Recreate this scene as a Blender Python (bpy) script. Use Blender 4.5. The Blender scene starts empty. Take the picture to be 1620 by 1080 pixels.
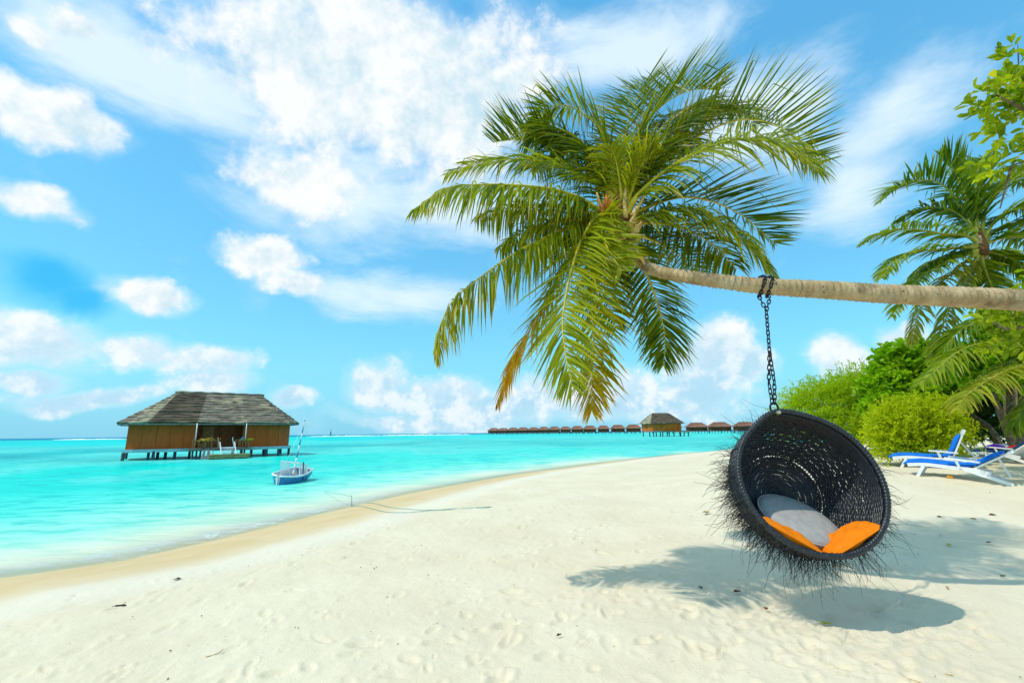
import bpy, math, random
import numpy as np
from mathutils import Vector, Matrix, Quaternion

R = math.radians
random.seed(7)
rng = np.random.default_rng(7)
sc = bpy.context.scene
COL = sc.collection

# ------------------------------------------------------------------ camera
CAM_H = 1.55
SEA = -0.55
PITCH, ROLL, FPX = R(11.29), R(0.70), 720.0
F = Vector((0, math.cos(PITCH), math.sin(PITCH)))
R0 = Vector((1, 0, 0)); U0 = Vector((0, -math.sin(PITCH), math.cos(PITCH)))
RT = R0 * math.cos(ROLL) - U0 * math.sin(ROLL)
UP = U0 * math.cos(ROLL) + R0 * math.sin(ROLL)
CAM = Vector((0, 0, CAM_H))
cam_d = bpy.data.cameras.new('camera'); cam = bpy.data.objects.new('camera', cam_d); COL.objects.link(cam)
cam_d.sensor_width = 36; cam_d.lens = FPX / 1620 * 36; cam_d.clip_end = 60000; cam_d.clip_start = 0.05
M = Matrix((RT, UP, -F)).transposed().to_4x4(); M.translation = CAM
cam.matrix_world = M
sc.camera = cam

# ------------------------------------------------------------------ light
SUN_AZ_VEC = Vector((0.60, 0.22, -1.0)).normalized()      # direction the sunlight travels
SUN_DIR = -SUN_AZ_VEC
SUN_EL = math.asin(SUN_DIR.z)
sun_d = bpy.data.lights.new('sun', 'SUN'); sun_o = bpy.data.objects.new('sun', sun_d); COL.objects.link(sun_o)
sun_d.energy = 2.0; sun_d.angle = R(0.9); sun_d.color = (1.0, 0.94, 0.82)
sun_o.rotation_euler = SUN_AZ_VEC.to_track_quat('-Z', 'Y').to_euler()
sun_o.location = (0, 0, 40)
vs = sc.view_settings
vs.view_transform = 'Standard'; vs.look = 'None'; vs.exposure = 0.60; vs.gamma = 1.0; vs.use_curve_mapping = False
sc.render.engine = 'CYCLES'
cy = sc.cycles
cy.max_bounces = 6; cy.diffuse_bounces = 3; cy.glossy_bounces = 3; cy.transparent_max_bounces = 12; cy.transmission_bounces = 4
cy.use_denoising = True; cy.denoiser = 'OPENIMAGEDENOISE'; cy.caustics_reflective = False; cy.caustics_refractive = False


def ray(px, py):
    return F * FPX + RT * (px - 810) - UP * (py - 540)


def at(px, py, Y):
    d = ray(px, py); return CAM + d * (Y / d.y)


def on_plane(px, py, z):
    d = ray(px, py); return CAM + d * ((z - CAM_H) / d.z)


def project(p):
    d = Vector(p) - CAM
    return (810 + FPX * d.dot(RT) / d.dot(F), 540 - FPX * d.dot(UP) / d.dot(F))


# ------------------------------------------------------------------ world sky with clouds
world = bpy.data.worlds.new('World'); sc.world = world; world.use_nodes = True
wt = world.node_tree; wn = wt.nodes; wl = wt.links
wn.clear()


def WN(t, **k):
    n = wn.new(t)
    for a, b in k.items():
        setattr(n, a, b)
    return n


def wmath(op, a, b=None, c=None, clamp=False):
    n = wn.new('ShaderNodeMath'); n.operation = op; n.use_clamp = clamp
    for i, v in enumerate((a, b, c)):
        if v is None:
            continue
        if isinstance(v, (int, float)):
            n.inputs[i].default_value = v
        else:
            wl.new(v, n.inputs[i])
    return n.outputs[0]


def wramp(v, lo, hi):
    n = wn.new('ShaderNodeMapRange'); n.interpolation_type = 'SMOOTHSTEP'
    n.inputs[1].default_value = lo; n.inputs[2].default_value = hi
    wl.new(v, n.inputs[0]); return n.outputs[0]


def wmix(f, a, b, mode='MIX'):
    n = wn.new('ShaderNodeMix'); n.data_type = 'RGBA'; n.blend_type = mode
    for i, v in ((0, f), (6, a), (7, b)):
        if isinstance(v, (int, float)):
            n.inputs[i].default_value = v
        elif isinstance(v, tuple):
            n.inputs[i].default_value = (*v, 1)
        else:
            wl.new(v, n.inputs[i])
    return n.outputs[2]


sky = WN('ShaderNodeTexSky', sky_type='NISHITA')
sky.sun_disc = False; sky.sun_elevation = SUN_EL
sky.sun_rotation = math.atan2(SUN_DIR.x, SUN_DIR.y)
sky.air_density = 1.0; sky.dust_density = 0.6; sky.ozone_density = 1.4; sky.altitude = 0
tc = WN('ShaderNodeTexCoord')
sep = WN('ShaderNodeSeparateXYZ'); wl.new(tc.outputs['Generated'], sep.inputs[0])
az = wmath('ARCTAN2', sep.outputs[0], sep.outputs[1])
el = wmath('ARCSINE', sep.outputs[2])
ae = WN('ShaderNodeCombineXYZ'); wl.new(az, ae.inputs[0]); wl.new(el, ae.inputs[1])


def azel(px, py):
    d = ray(px, py).normalized(); return math.atan2(d.x, d.y), math.asin(d.z)


# the warp that makes the cloud outlines billow
nz = WN('ShaderNodeTexNoise'); nz.inputs['Scale'].default_value = 7.0; nz.inputs['Detail'].default_value = 9; nz.inputs['Roughness'].default_value = 0.60
wl.new(tc.outputs['Generated'], nz.inputs['Vector'])
nz2 = WN('ShaderNodeTexNoise'); nz2.inputs['Scale'].default_value = 3.1; nz2.inputs['Detail'].default_value = 6; nz2.inputs['Roughness'].default_value = 0.55
wl.new(tc.outputs['Generated'], nz2.inputs['Vector'])
nz3 = WN('ShaderNodeTexNoise'); nz3.inputs['Scale'].default_value = 19.0; nz3.inputs['Detail'].default_value = 7; nz3.inputs['Roughness'].default_value = 0.64
wl.new(tc.outputs['Generated'], nz3.inputs['Vector'])
# warped direction for the blobs
wa = WN('ShaderNodeVectorMath', operation='SUBTRACT'); wl.new(nz2.outputs['Color'], wa.inputs[0]); wa.inputs[1].default_value = (.5, .5, .5)
wb = WN('ShaderNodeVectorMath', operation='SCALE'); wl.new(wa.outputs[0], wb.inputs[0]); wb.inputs['Scale'].default_value = 0.16
wc = WN('ShaderNodeVectorMath', operation='ADD'); wl.new(ae.outputs[0], wc.inputs[0]); wl.new(wb.outputs[0], wc.inputs[1])
AE = wc.outputs[0]


def blob(a0, e0, ra, re, rot=0.0, src=None):
    v = WN('ShaderNodeVectorMath', operation='SUBTRACT'); wl.new(src or AE, v.inputs[0]); v.inputs[1].default_value = (a0, e0, 0)
    m = WN('ShaderNodeMapping'); m.inputs['Rotation'].default_value = (0, 0, rot); m.vector_type = 'POINT'
    wl.new(v.outputs[0], m.inputs['Vector'])
    s = WN('ShaderNodeVectorMath', operation='MULTIPLY'); wl.new(m.outputs[0], s.inputs[0]); s.inputs[1].default_value = (1 / ra, 1 / re, 0)
    g = WN('ShaderNodeTexGradient', gradient_type='SPHERICAL'); wl.new(s.outputs[0], g.inputs[0])
    return g.outputs['Fac']


def pxblob(px, py, rx, ry, rot=0.0, src=None):
    a0, e0 = azel(px, py); a1, _ = azel(px + rx, py); _, e1 = azel(px, py - ry)
    return blob(a0, e0, abs(a1 - a0), abs(e1 - e0), rot, src)


def combine(lst):
    o = lst[0]
    for b in lst[1:]:
        o = wmath('MAXIMUM', o, b)
    return o


CUM = [(560, 140, 330, 190), (640, 60, 300, 130), (690, 190, 230, 160), (480, 280, 150, 80), (790, 130, 150, 80),
       (60, 180, 170, 80), (120, 205, 140, 60), (60, 325, 110, 40), (425, 400, 95, 60), (470, 450, 70, 40),
       (240, 470, 110, 36), (60, 540, 150, 50), (210, 550, 90, 36), (150, 622, 150, 28), (60, 590, 90, 26),
       (335, 575, 110, 40), (335, 610, 100, 34),
       (610, 600, 70, 45), (690, 612, 120, 40), (800, 630, 190, 48), (960, 610, 150, 60),
       (1120, 590, 130, 75), (1150, 555, 80, 52), (1190, 580, 60, 36), (1060, 620, 180, 42),
       (1330, 560, 95, 40), (1420, 515, 60, 34), (60, 45, 80, 34), (125, 35, 60, 34),
       (480, 635, 50, 18), (720, 650, 200, 26)]
blobs = [pxblob(*c) for c in CUM]
rb = random.Random(11)
for i in range(16):                                   # the same kind of clouds all round, beyond the frame
    a0 = rb.uniform(R(62), R(298)); e0 = rb.uniform(R(3), R(55))
    k = rb.uniform(.6, 1.3) * (0.35 + e0)
    if a0 > math.pi:
        a0 -= 2 * math.pi
    if abs(a0) > R(160):
        continue
    blobs.append(blob(a0, e0, .42 * k, .2 * k))
field = combine(blobs)
# billowed edge: field + noise
n1 = wmath('SUBTRACT', nz.outputs['Fac'], 0.5)
n3 = wmath('SUBTRACT', nz3.outputs['Fac'], 0.5)
den = wmath('ADD', field, wmath('MULTIPLY', n1, wmath('SUBTRACT', 1.75, wmath('MULTIPLY', field, 1.3))))
den = wmath('ADD', den, wmath('MULTIPLY', n3, wmath('SUBTRACT', 1.4, wmath('MULTIPLY', field, 1.15))))
gate = wramp(field, 0.0, 0.16)
cum = wmath('MULTIPLY', wramp(den, 0.18, 0.64), gate)
# high thin veil, streaky
mp = WN('ShaderNodeMapping'); mp.inputs['Rotation'].default_value = (0, 0, R(28)); mp.inputs['Scale'].default_value = (2.0, 5.5, 1)
wl.new(ae.outputs[0], mp.inputs['Vector'])
nv = WN('ShaderNodeTexNoise'); nv.inputs['Scale'].default_value = 1.6; nv.inputs['Detail'].default_value = 8; nv.inputs['Roughness'].default_value = 0.62; nv.inputs['Distortion'].default_value = 0.35
wl.new(mp.outputs[0], nv.inputs['Vector'])
VEIL = [(1000, 70, 330, 130), (1420, 170, 300, 150), (1200, 200, 300, 150), (640, 470, 200, 60), (150, 60, 260, 160), (300, 140, 240, 140), (700, 320, 260, 110), (1350, 300, 200, 110), (560, 300, 300, 160)]
vb = combine([pxblob(*c) for c in VEIL] + [blob(1.9, .7, .8, .5), blob(-1.9, .6, .8, .5), blob(2.7, .4, .5, .3)])
veil = wmath('MULTIPLY', wramp(wmath('ADD', vb, wmath('MULTIPLY', wmath('SUBTRACT', nv.outputs['Fac'], .5), 1.6)), 0.12, 0.95), 0.80)
veil = wmath('ADD', veil, 0.08, clamp=True)
hole = combine([pxblob(62, 452, 120, 70), pxblob(110, 478, 95, 42)])
hole = wmath('ADD', hole, wmath('MULTIPLY', wmath('SUBTRACT', nz.outputs['Fac'], .5), .5))
keep = wmath('SUBTRACT', 1.0, wramp(hole, 0.12, 0.75))
cum = wmath('MULTIPLY', cum, keep)
veil = wmath('MAXIMUM', veil, wmath('MULTIPLY', wramp(wmath('ADD', field, wmath('MULTIPLY', n1, 1.1)), -0.12, 0.55), 0.42))
veil = wmath('MULTIPLY', veil, keep)
# shading of the cumulus: relief of the billows, lit from the sun's side
def offnoise(src, d):
    v = WN('ShaderNodeVectorMath', operation='ADD'); wl.new(tc.outputs['Generated'], v.inputs[0]); v.inputs[1].default_value = d
    n = WN('ShaderNodeTexNoise')
    for k in ('Scale', 'Detail', 'Roughness'):
        n.inputs[k].default_value = src.inputs[k].default_value
    wl.new(v.outputs[0], n.inputs['Vector']); return n.outputs['Fac']


relief = wmath('ADD', wmath('MULTIPLY', wmath('SUBTRACT', offnoise(nz, (-.022, -.006, .03)), nz.outputs['Fac']), 3.2),
               wmath('MULTIPLY', wmath('SUBTRACT', offnoise(nz3, (-.009, -.003, .012)), nz3.outputs['Fac']), 2.2))
shade = wmath('ADD', wmath('ADD', relief, 0.22), wmath('MULTIPLY', wramp(nz2.outputs['Fac'], 0.45, 0.62), wmath('MULTIPLY', wramp(field, .35, .75), .55)), clamp=True)
low = wramp(el, R(14), R(1.5))
ccol = wmix(shade, (7.9, 8.05, 8.15), (5.0, 6.5, 7.2))
ccol = wmix(wmath('MULTIPLY', low, 0.8), ccol, wmix(wramp(nz3.outputs['Fac'], .42, .62), (3.0, 5.5, 7.2), (7.4, 7.8, 8.2)))
# clear sky colour: the sky texture, graded towards azure
skyc = wmix(1.0, sky.outputs['Color'], (0.66, 1.12, 1.06), 'MULTIPLY')
hs = WN('ShaderNodeHueSaturation'); hs.inputs['Saturation'].default_value = 1.15; hs.inputs['Value'].default_value = 1.7
wl.new(skyc, hs.inputs['Color'])
base = hs.outputs['Color']
hz = wramp(el, R(48), R(0))
base = wmix(0.55, base, wmix(hz, (0.30, 3.6, 7.4), (1.25, 4.75, 7.4)))
base = wmix(wmath('MULTIPLY', wramp(el, R(12), R(-1)), 0.85), base, (1.5, 4.9, 6.9))
base = wmix(wmath('MULTIPLY', wramp(hole, 0.1, 0.85), 0.65), base, (0.05, 3.7, 7.2))
c1 = wmix(veil, base, (6.6, 7.8, 8.6))
c2 = wmix(wmath('MULTIPLY', cum, wmath('SUBTRACT', 0.96, wmath('MULTIPLY', low, 0.16))), c1, ccol)
bg = WN('ShaderNodeBackground'); bg.inputs['Strength'].default_value = 0.084
wl.new(c2, bg.inputs['Color'])
wo = WN('ShaderNodeOutputWorld'); wl.new(bg.outputs[0], wo.inputs['Surface'])
world.cycles.sampling_method = 'MANUAL'; world.cycles.sample_map_resolution = 512

# ------------------------------------------------------------------ helpers: materials
MATS = {}


class NT:
    def __init__(s, name):
        s.m = bpy.data.materials.new(name); s.m.use_nodes = True; s.t = s.m.node_tree; s.t.nodes.clear()
        s.out = s.t.nodes.new('ShaderNodeOutputMaterial')

    def n(s, t, **k):
        x = s.t.nodes.new(t)
        for a, b in k.items():
            setattr(x, a, b)
        return x

    def l(s, a, b):
        s.t.links.new(a, b)

    def set(s, sock, v):
        if isinstance(v, (int, float)):
            sock.default_value = v
        elif isinstance(v, tuple):
            sock.default_value = (*v, 1) if len(v) == 3 and len(sock.default_value) == 4 else v
        else:
            s.l(v, sock)

    def math(s, op, a, b=0.0, clamp=False):
        x = s.n('ShaderNodeMath', operation=op); x.use_clamp = clamp
        s.set(x.inputs[0], a); s.set(x.inputs[1], b); return x.outputs[0]

    def mix(s, f, a, b, mode='MIX'):
        x = s.n('ShaderNodeMix', data_type='RGBA', blend_type=mode)
        s.set(x.inputs[0], f); s.set(x.inputs[6], a); s.set(x.inputs[7], b); return x.outputs[2]

    def noise(s, scale, detail=4, rough=.55, vec=None, dist=0.0):
        x = s.n('ShaderNodeTexNoise'); x.inputs['Scale'].default_value = scale; x.inputs['Detail'].default_value = detail
        x.inputs['Roughness'].default_value = rough; x.inputs['Distortion'].default_value = dist
        if vec is None:
            vec = s.co()
        s.l(vec, x.inputs['Vector']); return x.outputs['Fac']

    def co(s, which='Object'):
        return s.n('ShaderNodeTexCoord').outputs[which]

    def map(s, vec, scale=(1, 1, 1), rot=(0, 0, 0)):
        x = s.n('ShaderNodeMapping'); x.inputs['Scale'].default_value = scale; x.inputs['Rotation'].default_value = rot
        s.l(vec, x.inputs['Vector']); return x.outputs[0]

    def ramp(s, v, lo, hi, a=0.0, b=1.0):
        x = s.n('ShaderNodeMapRange'); x.interpolation_type = 'SMOOTHSTEP'
        x.inputs[1].default_value = lo; x.inputs[2].default_value = hi; x.inputs[3].default_value = a; x.inputs[4].default_value = b
        s.set(x.inputs[0], v); return x.outputs[0]

    def attr(s, name, out='Fac'):
        x = s.n('ShaderNodeAttribute'); x.attribute_name = name; return x.outputs[out]

    def bump(s, h, strength=.4, dist=.02, nrm=None):
        x = s.n('ShaderNodeBump'); x.inputs['Strength'].default_value = strength; x.inputs['Distance'].default_value = dist
        s.l(h, x.inputs['Height'])
        if nrm is not None:
            s.l(nrm, x.inputs['Normal'])
        return x.outputs[0]

    def bsdf(s, col, rough=.6, spec=.3, metal=0.0, nrm=None):
        x = s.n('ShaderNodeBsdfPrincipled')
        s.set(x.inputs['Base Color'], col); s.set(x.inputs['Roughness'], rough); s.set(x.inputs['Metallic'], metal)
        x.inputs['Specular IOR Level'].default_value = spec
        if nrm is not None:
            s.l(nrm, x.inputs['Normal'])
        return x.outputs[0]

    def done(s, shader):
        s.l(shader, s.out.inputs['Surface']); MATS[s.m.name] = s.m; return s.m


def simple(name, col, rough=.6, spec=.3, var=.18, scale=6.0, bump=0.0, bscale=40, metal=0.0):
    t = NT(name)
    f = t.noise(scale, 5)
    c = t.mix(t.ramp(f, .3, .7), tuple(max(0, x * (1 - var)) for x in col), tuple(min(1, x * (1 + var)) for x in col))
    nr = t.bump(t.noise(bscale, 4), bump, .01) if bump else None
    return t.done(t.bsdf(c, rough, spec, metal, nr))


def leafmat(name, dark, light, yellow, trans=.35, rough=.42):
    t = NT(name)
    tint = t.attr('tint'); dry = t.attr('dry')
    c = t.mix(tint, dark, light)
    c = t.mix(t.ramp(dry, 0.0, .5), c, yellow)
    c = t.mix(t.ramp(dry, .55, 1.0), c, (0.30, 0.11, 0.02))
    c = t.mix(t.math('MULTIPLY', t.noise(2.5, 3), .25), c, tuple(x * .8 for x in dark))
    p = t.bsdf(c, rough, .22)
    tr = t.n('ShaderNodeBsdfTranslucent'); t.l(t.mix(1.0, c, (1.0, 1.05, .35), 'MULTIPLY'), tr.inputs[0])
    m = t.n('ShaderNodeMixShader'); m.inputs[0].default_value = trans
    t.l(p, m.inputs[1]); t.l(tr.outputs[0], m.inputs[2])
    return t.done(m.outputs[0])


# ------------------------------------------------------------------ helpers: meshes and objects
class MB:
    def __init__(s):
        s.v = []; s.f = []; s.sm = []

    def add(s, vs_, fs_, smooth=False):
        o = len(s.v); s.v += [tuple(v) for v in vs_]
        s.f += [tuple(i + o for i in f) for f in fs_]; s.sm += [smooth] * len(fs_)
        return s

    def box(s, c, d, ax=None):
        c = Vector(c); X, Y, Z = ax if ax else (Vector((1, 0, 0)), Vector((0, 1, 0)), Vector((0, 0, 1)))
        vs_ = [c + X * (i * d[0] / 2) + Y * (j * d[1] / 2) + Z * (k * d[2] / 2) for i in (-1, 1) for j in (-1, 1) for k in (-1, 1)]
        return s.add(vs_, [(0, 1, 3, 2), (4, 6, 7, 5), (0, 4, 5, 1), (2, 3, 7, 6), (0, 2, 6, 4), (1, 5, 7, 3)])

    def bar(s, a, b, w, h=None, up=(0, 0, 1)):
        a, b = Vector(a), Vector(b); d = (b - a); L = d.length; d.normalize(); h = h or w
        X = d.cross(Vector(up))
        if X.length < 1e-3:
            X = d.cross(Vector((1, 0, 0)))
        X.normalize(); Z = X.cross(d)
        return s.box((a + b) / 2, (w, L, h), (X, d, Z))

    def tube(s, pts, rad, n=8, caps=True, smooth=True, closed=False):
        pts = [Vector(p) for p in pts]; m = len(pts)
        if isinstance(rad, (int, float)):
            rad = [rad] * m
        vs_ = []; N = None
        for i, p in enumerate(pts):
            if closed:
                T = pts[(i + 1) % m] - pts[i - 1]
            else:
                T = pts[min(i + 1, m - 1)] - pts[max(i - 1, 0)]
            T.normalize()
            if N is None:
                N = T.cross(Vector((0.13, 0.2, 1)))
                if N.length < .05:
                    N = T.cross(Vector((1, 0, 0)))
            N = (N - T * N.dot(T)).normalized(); B = T.cross(N)
            for k in range(n):
                a = 2 * math.pi * k / n
                vs_.append(p + (N * math.cos(a) + B * math.sin(a)) * rad[i])
        fs_ = []
        for i in range(m if closed else m - 1):
            j = (i + 1) % m
            for k in range(n):
                fs_.append((i * n + k, i * n + (k + 1) % n, j * n + (k + 1) % n, j * n + k))
        s.add(vs_, fs_, smooth)
        if caps and not closed:
            o = len(s.v) - m * n
            s.f.append(tuple(o + k for k in range(n))[::-1]); s.f.append(tuple(o + (m - 1) * n + k for k in range(n))); s.sm += [False, False]
        return s

    def build(s, name, mat, parent=None, origin=None):
        me = bpy.data.meshes.new(name)
        off = Vector(origin) if origin is not None else (parent_base(parent) if parent else Vector((0, 0, 0)))
        me.from_pydata([tuple(Vector(v) - off) for v in s.v], [], s.f)
        me.polygons.foreach_set('use_smooth', s.sm)
        me.materials.append(MATS[mat] if isinstance(mat, str) else mat)
        me.update()
        return link(name, me, parent, off if parent is None else None)


BASE = {}


def parent_base(p):
    return BASE[p.name]


def link(name, me, parent=None, loc=None):
    o = bpy.data.objects.new(name, me); COL.objects.link(o)
    if parent is not None:
        o.parent = parent; BASE[o.name] = BASE[parent.name]
    else:
        o.location = loc if loc is not None else (0, 0, 0); BASE[o.name] = Vector(o.location)
    return o


def tag(o, label=None, cat=None, group=None, kind=None):
    for k, v in (('label', label), ('category', cat), ('group', group), ('kind', kind)):
        if v:
            o[k] = v
    return o


def thing(name, label, cat, loc, group=None):
    o = bpy.data.objects.new(name, None); COL.objects.link(o); o.location = loc; o.empty_display_size = .2
    BASE[o.name] = Vector(loc)
    return tag(o, label, cat, group)


def np_mesh(name, V, Q, mat, parent=None, smooth=False, attrs=None, loc=None):
    """uniform-size faces from numpy arrays"""
    me = bpy.data.meshes.new(name)
    off = np.array(BASE[parent.name]) if parent is not None else (np.array(loc) if loc is not None else np.zeros(3))
    V = V - off
    k = Q.shape[1]
    me.vertices.add(len(V)); me.vertices.foreach_set('co', V.astype(np.float32).ravel())
    me.loops.add(Q.size); me.loops.foreach_set('vertex_index', Q.astype(np.int32).ravel())
    me.polygons.add(len(Q)); me.polygons.foreach_set('loop_start', np.arange(0, Q.size, k, dtype=np.int32))
    try:
        me.polygons.foreach_set('loop_total', np.full(len(Q), k, dtype=np.int32))
    except Exception:
        pass
    me.polygons.foreach_set('use_smooth', np.full(len(Q), smooth))
    for an, (dt, arr) in (attrs or {}).items():
        a = me.attributes.new(an, dt, 'POINT')
        a.data.foreach_set('color' if dt == 'FLOAT_COLOR' else 'value', arr.astype(np.float32).ravel())
    me.materials.append(MATS[mat]); me.update(calc_edges=True); me.validate()
    return link(name, me, parent, None if parent is not None else off)


def catmull(P, n):
    P = [Vector(p) for p in P]; P = [P[0] * 2 - P[1]] + P + [P[-1] * 2 - P[-2]]
    out = []; m = len(P) - 3
    for i in range(n):
        t = i / (n - 1) * m; k = min(int(t), m - 1); u = t - k
        a, b, c, d = P[k:k + 4]
        out.append(.5 * ((2 * b) + (c - a) * u + (2 * a - 5 * b + 4 * c - d) * u * u + (3 * b - a - 3 * c + d) * u ** 3))
    return out


def vnoise(x, y, seed=0):
    r = np.random.default_rng(seed); T = r.random((256, 256))
    xi = np.floor(x).astype(int); yi = np.floor(y).astype(int); u = x - xi; v = y - yi
    u = u * u * (3 - 2 * u); v = v * v * (3 - 2 * v)
    g = lambda a, b: T[a & 255, b & 255]
    return (g(xi, yi) * (1 - u) + g(xi + 1, yi) * u) * (1 - v) + (g(xi, yi + 1) * (1 - u) + g(xi + 1, yi + 1) * u) * v


def fbm(x, y, seed=0, oct=4):
    s = 0; a = .5; t = 0
    for i in range(oct):
        s = s + a * vnoise(x * 2 ** i + 17.3 * i, y * 2 ** i - 9.1 * i, seed + i); t += a; a *= .5
    return s / t


def sstep(x, a, b):
    t = np.clip((x - a) / (b - a), 0, 1); return t * t * (3 - 2 * t)


# ------------------------------------------------------------------ shore line
SHORE_PX = [(0, 915), (100, 901), (200, 886), (350, 852), (500, 815), (650, 780), (800, 753), (950, 733), (1060, 721), (1130, 714)]
SH = [on_plane(a, b, SEA) for a, b in SHORE_PX]
SH = [Vector((-900, -700, 0)), Vector((-120, -130, 0)), Vector((-30, -34, 0)), Vector((-14, -8, 0))] + SH + [Vector((40, 62, 0)), Vector((110, 105, 0)), Vector((400, 200, 0)), Vector((2500, 700, 0))]
SHA = np.array([(p.x, p.y) for p in SH])


def shore(x, y):
    """distance inland of the shore line (negative: out on the water)"""
    x = np.asarray(x, float); y = np.asarray(y, float)
    best = np.full(x.shape, 1e18); sg = np.ones(x.shape)
    for i in range(len(SHA) - 1):
        a, b = SHA[i], SHA[i + 1]; d = b - a; L = d @ d
        t = np.clip(((x - a[0]) * d[0] + (y - a[1]) * d[1]) / L, 0, 1)
        dx = x - (a[0] + t * d[0]); dy = y - (a[1] + t * d[1]); q = dx * dx + dy * dy
        s = np.sign(dx * d[1] - dy * d[0]); m = q < best
        best = np.where(m, q, best); sg = np.where(m, s, sg)
    return np.sqrt(best) * sg


def ground_np(x, y, s=None):
    if s is None:
        s = shore(x, y)
    up = SEA + 0.55 * (1 - np.exp(-np.maximum(s, 0) / 2.6)) + 0.0
    rise = 0.50 * sstep(y, 5.5, 13) * sstep(s, 7.5, 13) + .35 * sstep(s, 18, 50)
    d = np.maximum(-s, 0)
    dn = SEA - (0.10 * np.minimum(d, 4) + .05 * np.clip(d - 4, 0, 20) + .01 * np.clip(d - 24, 0, 200) + .02 * np.clip(d - 300, 0, 600))
    return np.where(s > 0, up + rise, dn)


def gz(x, y):
    return float(ground_np(np.array([x]), np.array([y]))[0])


def on_ground(px, py, lift=0.0):
    d = ray(px, py); t0 = 0.5 / FPX; t = t0
    lo, hi = 0.001, 0.5
    k = 0.002
    while k < 2.0:
        p = CAM + d * k
        if p.z < max(gz(p.x, p.y), SEA):
            break
        lo = k; k *= 1.03
    hi = k
    for _ in range(24):
        mid = (lo + hi) / 2; p = CAM + d * mid
        if p.z < max(gz(p.x, p.y), SEA):
            hi = mid
        else:
            lo = mid
    p = CAM + d * hi; p.z = max(gz(p.x, p.y), SEA) + lift
    return p


# ------------------------------------------------------------------ materials
t = NT('sand')
s_ = t.attr('shore')
wob = t.math('ADD', s_, t.math('MULTIPLY', t.math('SUBTRACT', t.noise(.55, 3), .5), .9))
dry = t.mix(t.ramp(t.noise(.7, 5), .3, .7), (0.71, 0.605, 0.425), (0.76, 0.665, 0.485))
dry = t.mix(t.ramp(t.noise(60, 3), .62, .75), dry, (0.52, 0.43, 0.29))
fl = t.ramp(t.noise(14, 6, .7), .66, .74)
dry = t.mix(t.math('MULTIPLY', fl, .35), dry, (0.52, 0.39, 0.20))
wet = t.mix(t.ramp(t.noise(1.2, 4), .3, .7), (0.62, 0.455, 0.235), (0.66, 0.51, 0.29))
c = t.mix(t.ramp(wob, 2.0, 3.5), wet, dry)
pale = t.math('MULTIPLY', t.ramp(wob, 2.7, 3.3), t.ramp(wob, 4.4, 3.5))
c = t.mix(t.math('MULTIPLY', pale, .6), c, (0.76, 0.70, 0.56))
rg = t.ramp(wob, -.2, 1.2, .5, .95)
dryf = t.ramp(wob, 2.4, 3.8)
h = t.math('ADD', t.math('MULTIPLY', t.noise(9, 5, .6), .7), t.math('MULTIPLY', t.noise(55, 4, .7), .22))
h = t.math('MULTIPLY', h, dryf)
t.done(t.bsdf(c, rg, .12, 0, t.bump(h, .55, .035)))

t = NT('water')
colr = t.attr('wcol', 'Color'); dep = t.attr('depth'); sh = t.attr('shore')
co = t.co()
rip = t.noise(1.5, 5, .62, t.map(co, (0.5, 1.3, 1)), .4)
rip2 = t.noise(.22, 4, .6, t.map(co, (.5, 1.5, 1)), .3)
ht = t.math('ADD', t.math('MULTIPLY', rip, .5), t.math('MULTIPLY', rip2, 1.2))
nr = t.bump(ht, .6, .30)
colv = t.mix(t.math('MULTIPLY', t.ramp(rip, .44, .64), t.ramp(dep, .10, .6, .20, .95)), colr, t.mix(1.0, colr, (.20, .76, .80), 'MULTIPLY'))  # refracted light and dark ripple streaks painted into the water colour
colv = t.mix(t.math('MULTIPLY', t.ramp(rip2, .45, .7), .55), colv, t.mix(1.0, colr, (.45, .88, .90), 'MULTIPLY'))
# foam lace along the edge
fz = t.noise(1.6, 6, .65, t.map(co, (1.0, 1.0, 1)), 1.2)
fo = t.math('MULTIPLY', t.ramp(t.math('ABSOLUTE', t.math('ADD', sh, .55)), .75, .0), t.ramp(fz, .40, .62))
fo = t.math('MULTIPLY', fo, t.attr('foamy'))
dif = t.n('ShaderNodeBsdfDiffuse'); t.l(t.mix(fo, colv, (.80, .83, .80)), dif.inputs[0]); t.l(nr, dif.inputs['Normal'])
tp = t.n('ShaderNodeBsdfTransparent'); tp.inputs[0].default_value = (.93, 1.0, .96, 1)
al = t.math('MAXIMUM', t.math('SUBTRACT', 1.0, t.math('POWER', 2.718, t.math('MULTIPLY', dep, -16.0))), t.math('MULTIPLY', fo, .8))
m1 = t.n('ShaderNodeMixShader'); t.l(al, m1.inputs[0]); t.l(tp.outputs[0], m1.inputs[1]); t.l(dif.outputs[0], m1.inputs[2])
gl = t.n('ShaderNodeBsdfGlossy'); gl.inputs['Roughness'].default_value = .10; t.l(nr, gl.inputs['Normal'])
fr = t.n('ShaderNodeFresnel'); fr.inputs[0].default_value = 1.33; t.l(nr, fr.inputs['Normal'])
fc = t.math('MINIMUM', fr.outputs[0], .13)
m2 = t.n('ShaderNodeMixShader'); t.l(fc, m2.inputs[0]); t.l(m1.outputs[0], m2.inputs[1]); t.l(gl.outputs[0], m2.inputs[2])
t.done(m2.outputs[0])

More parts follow.
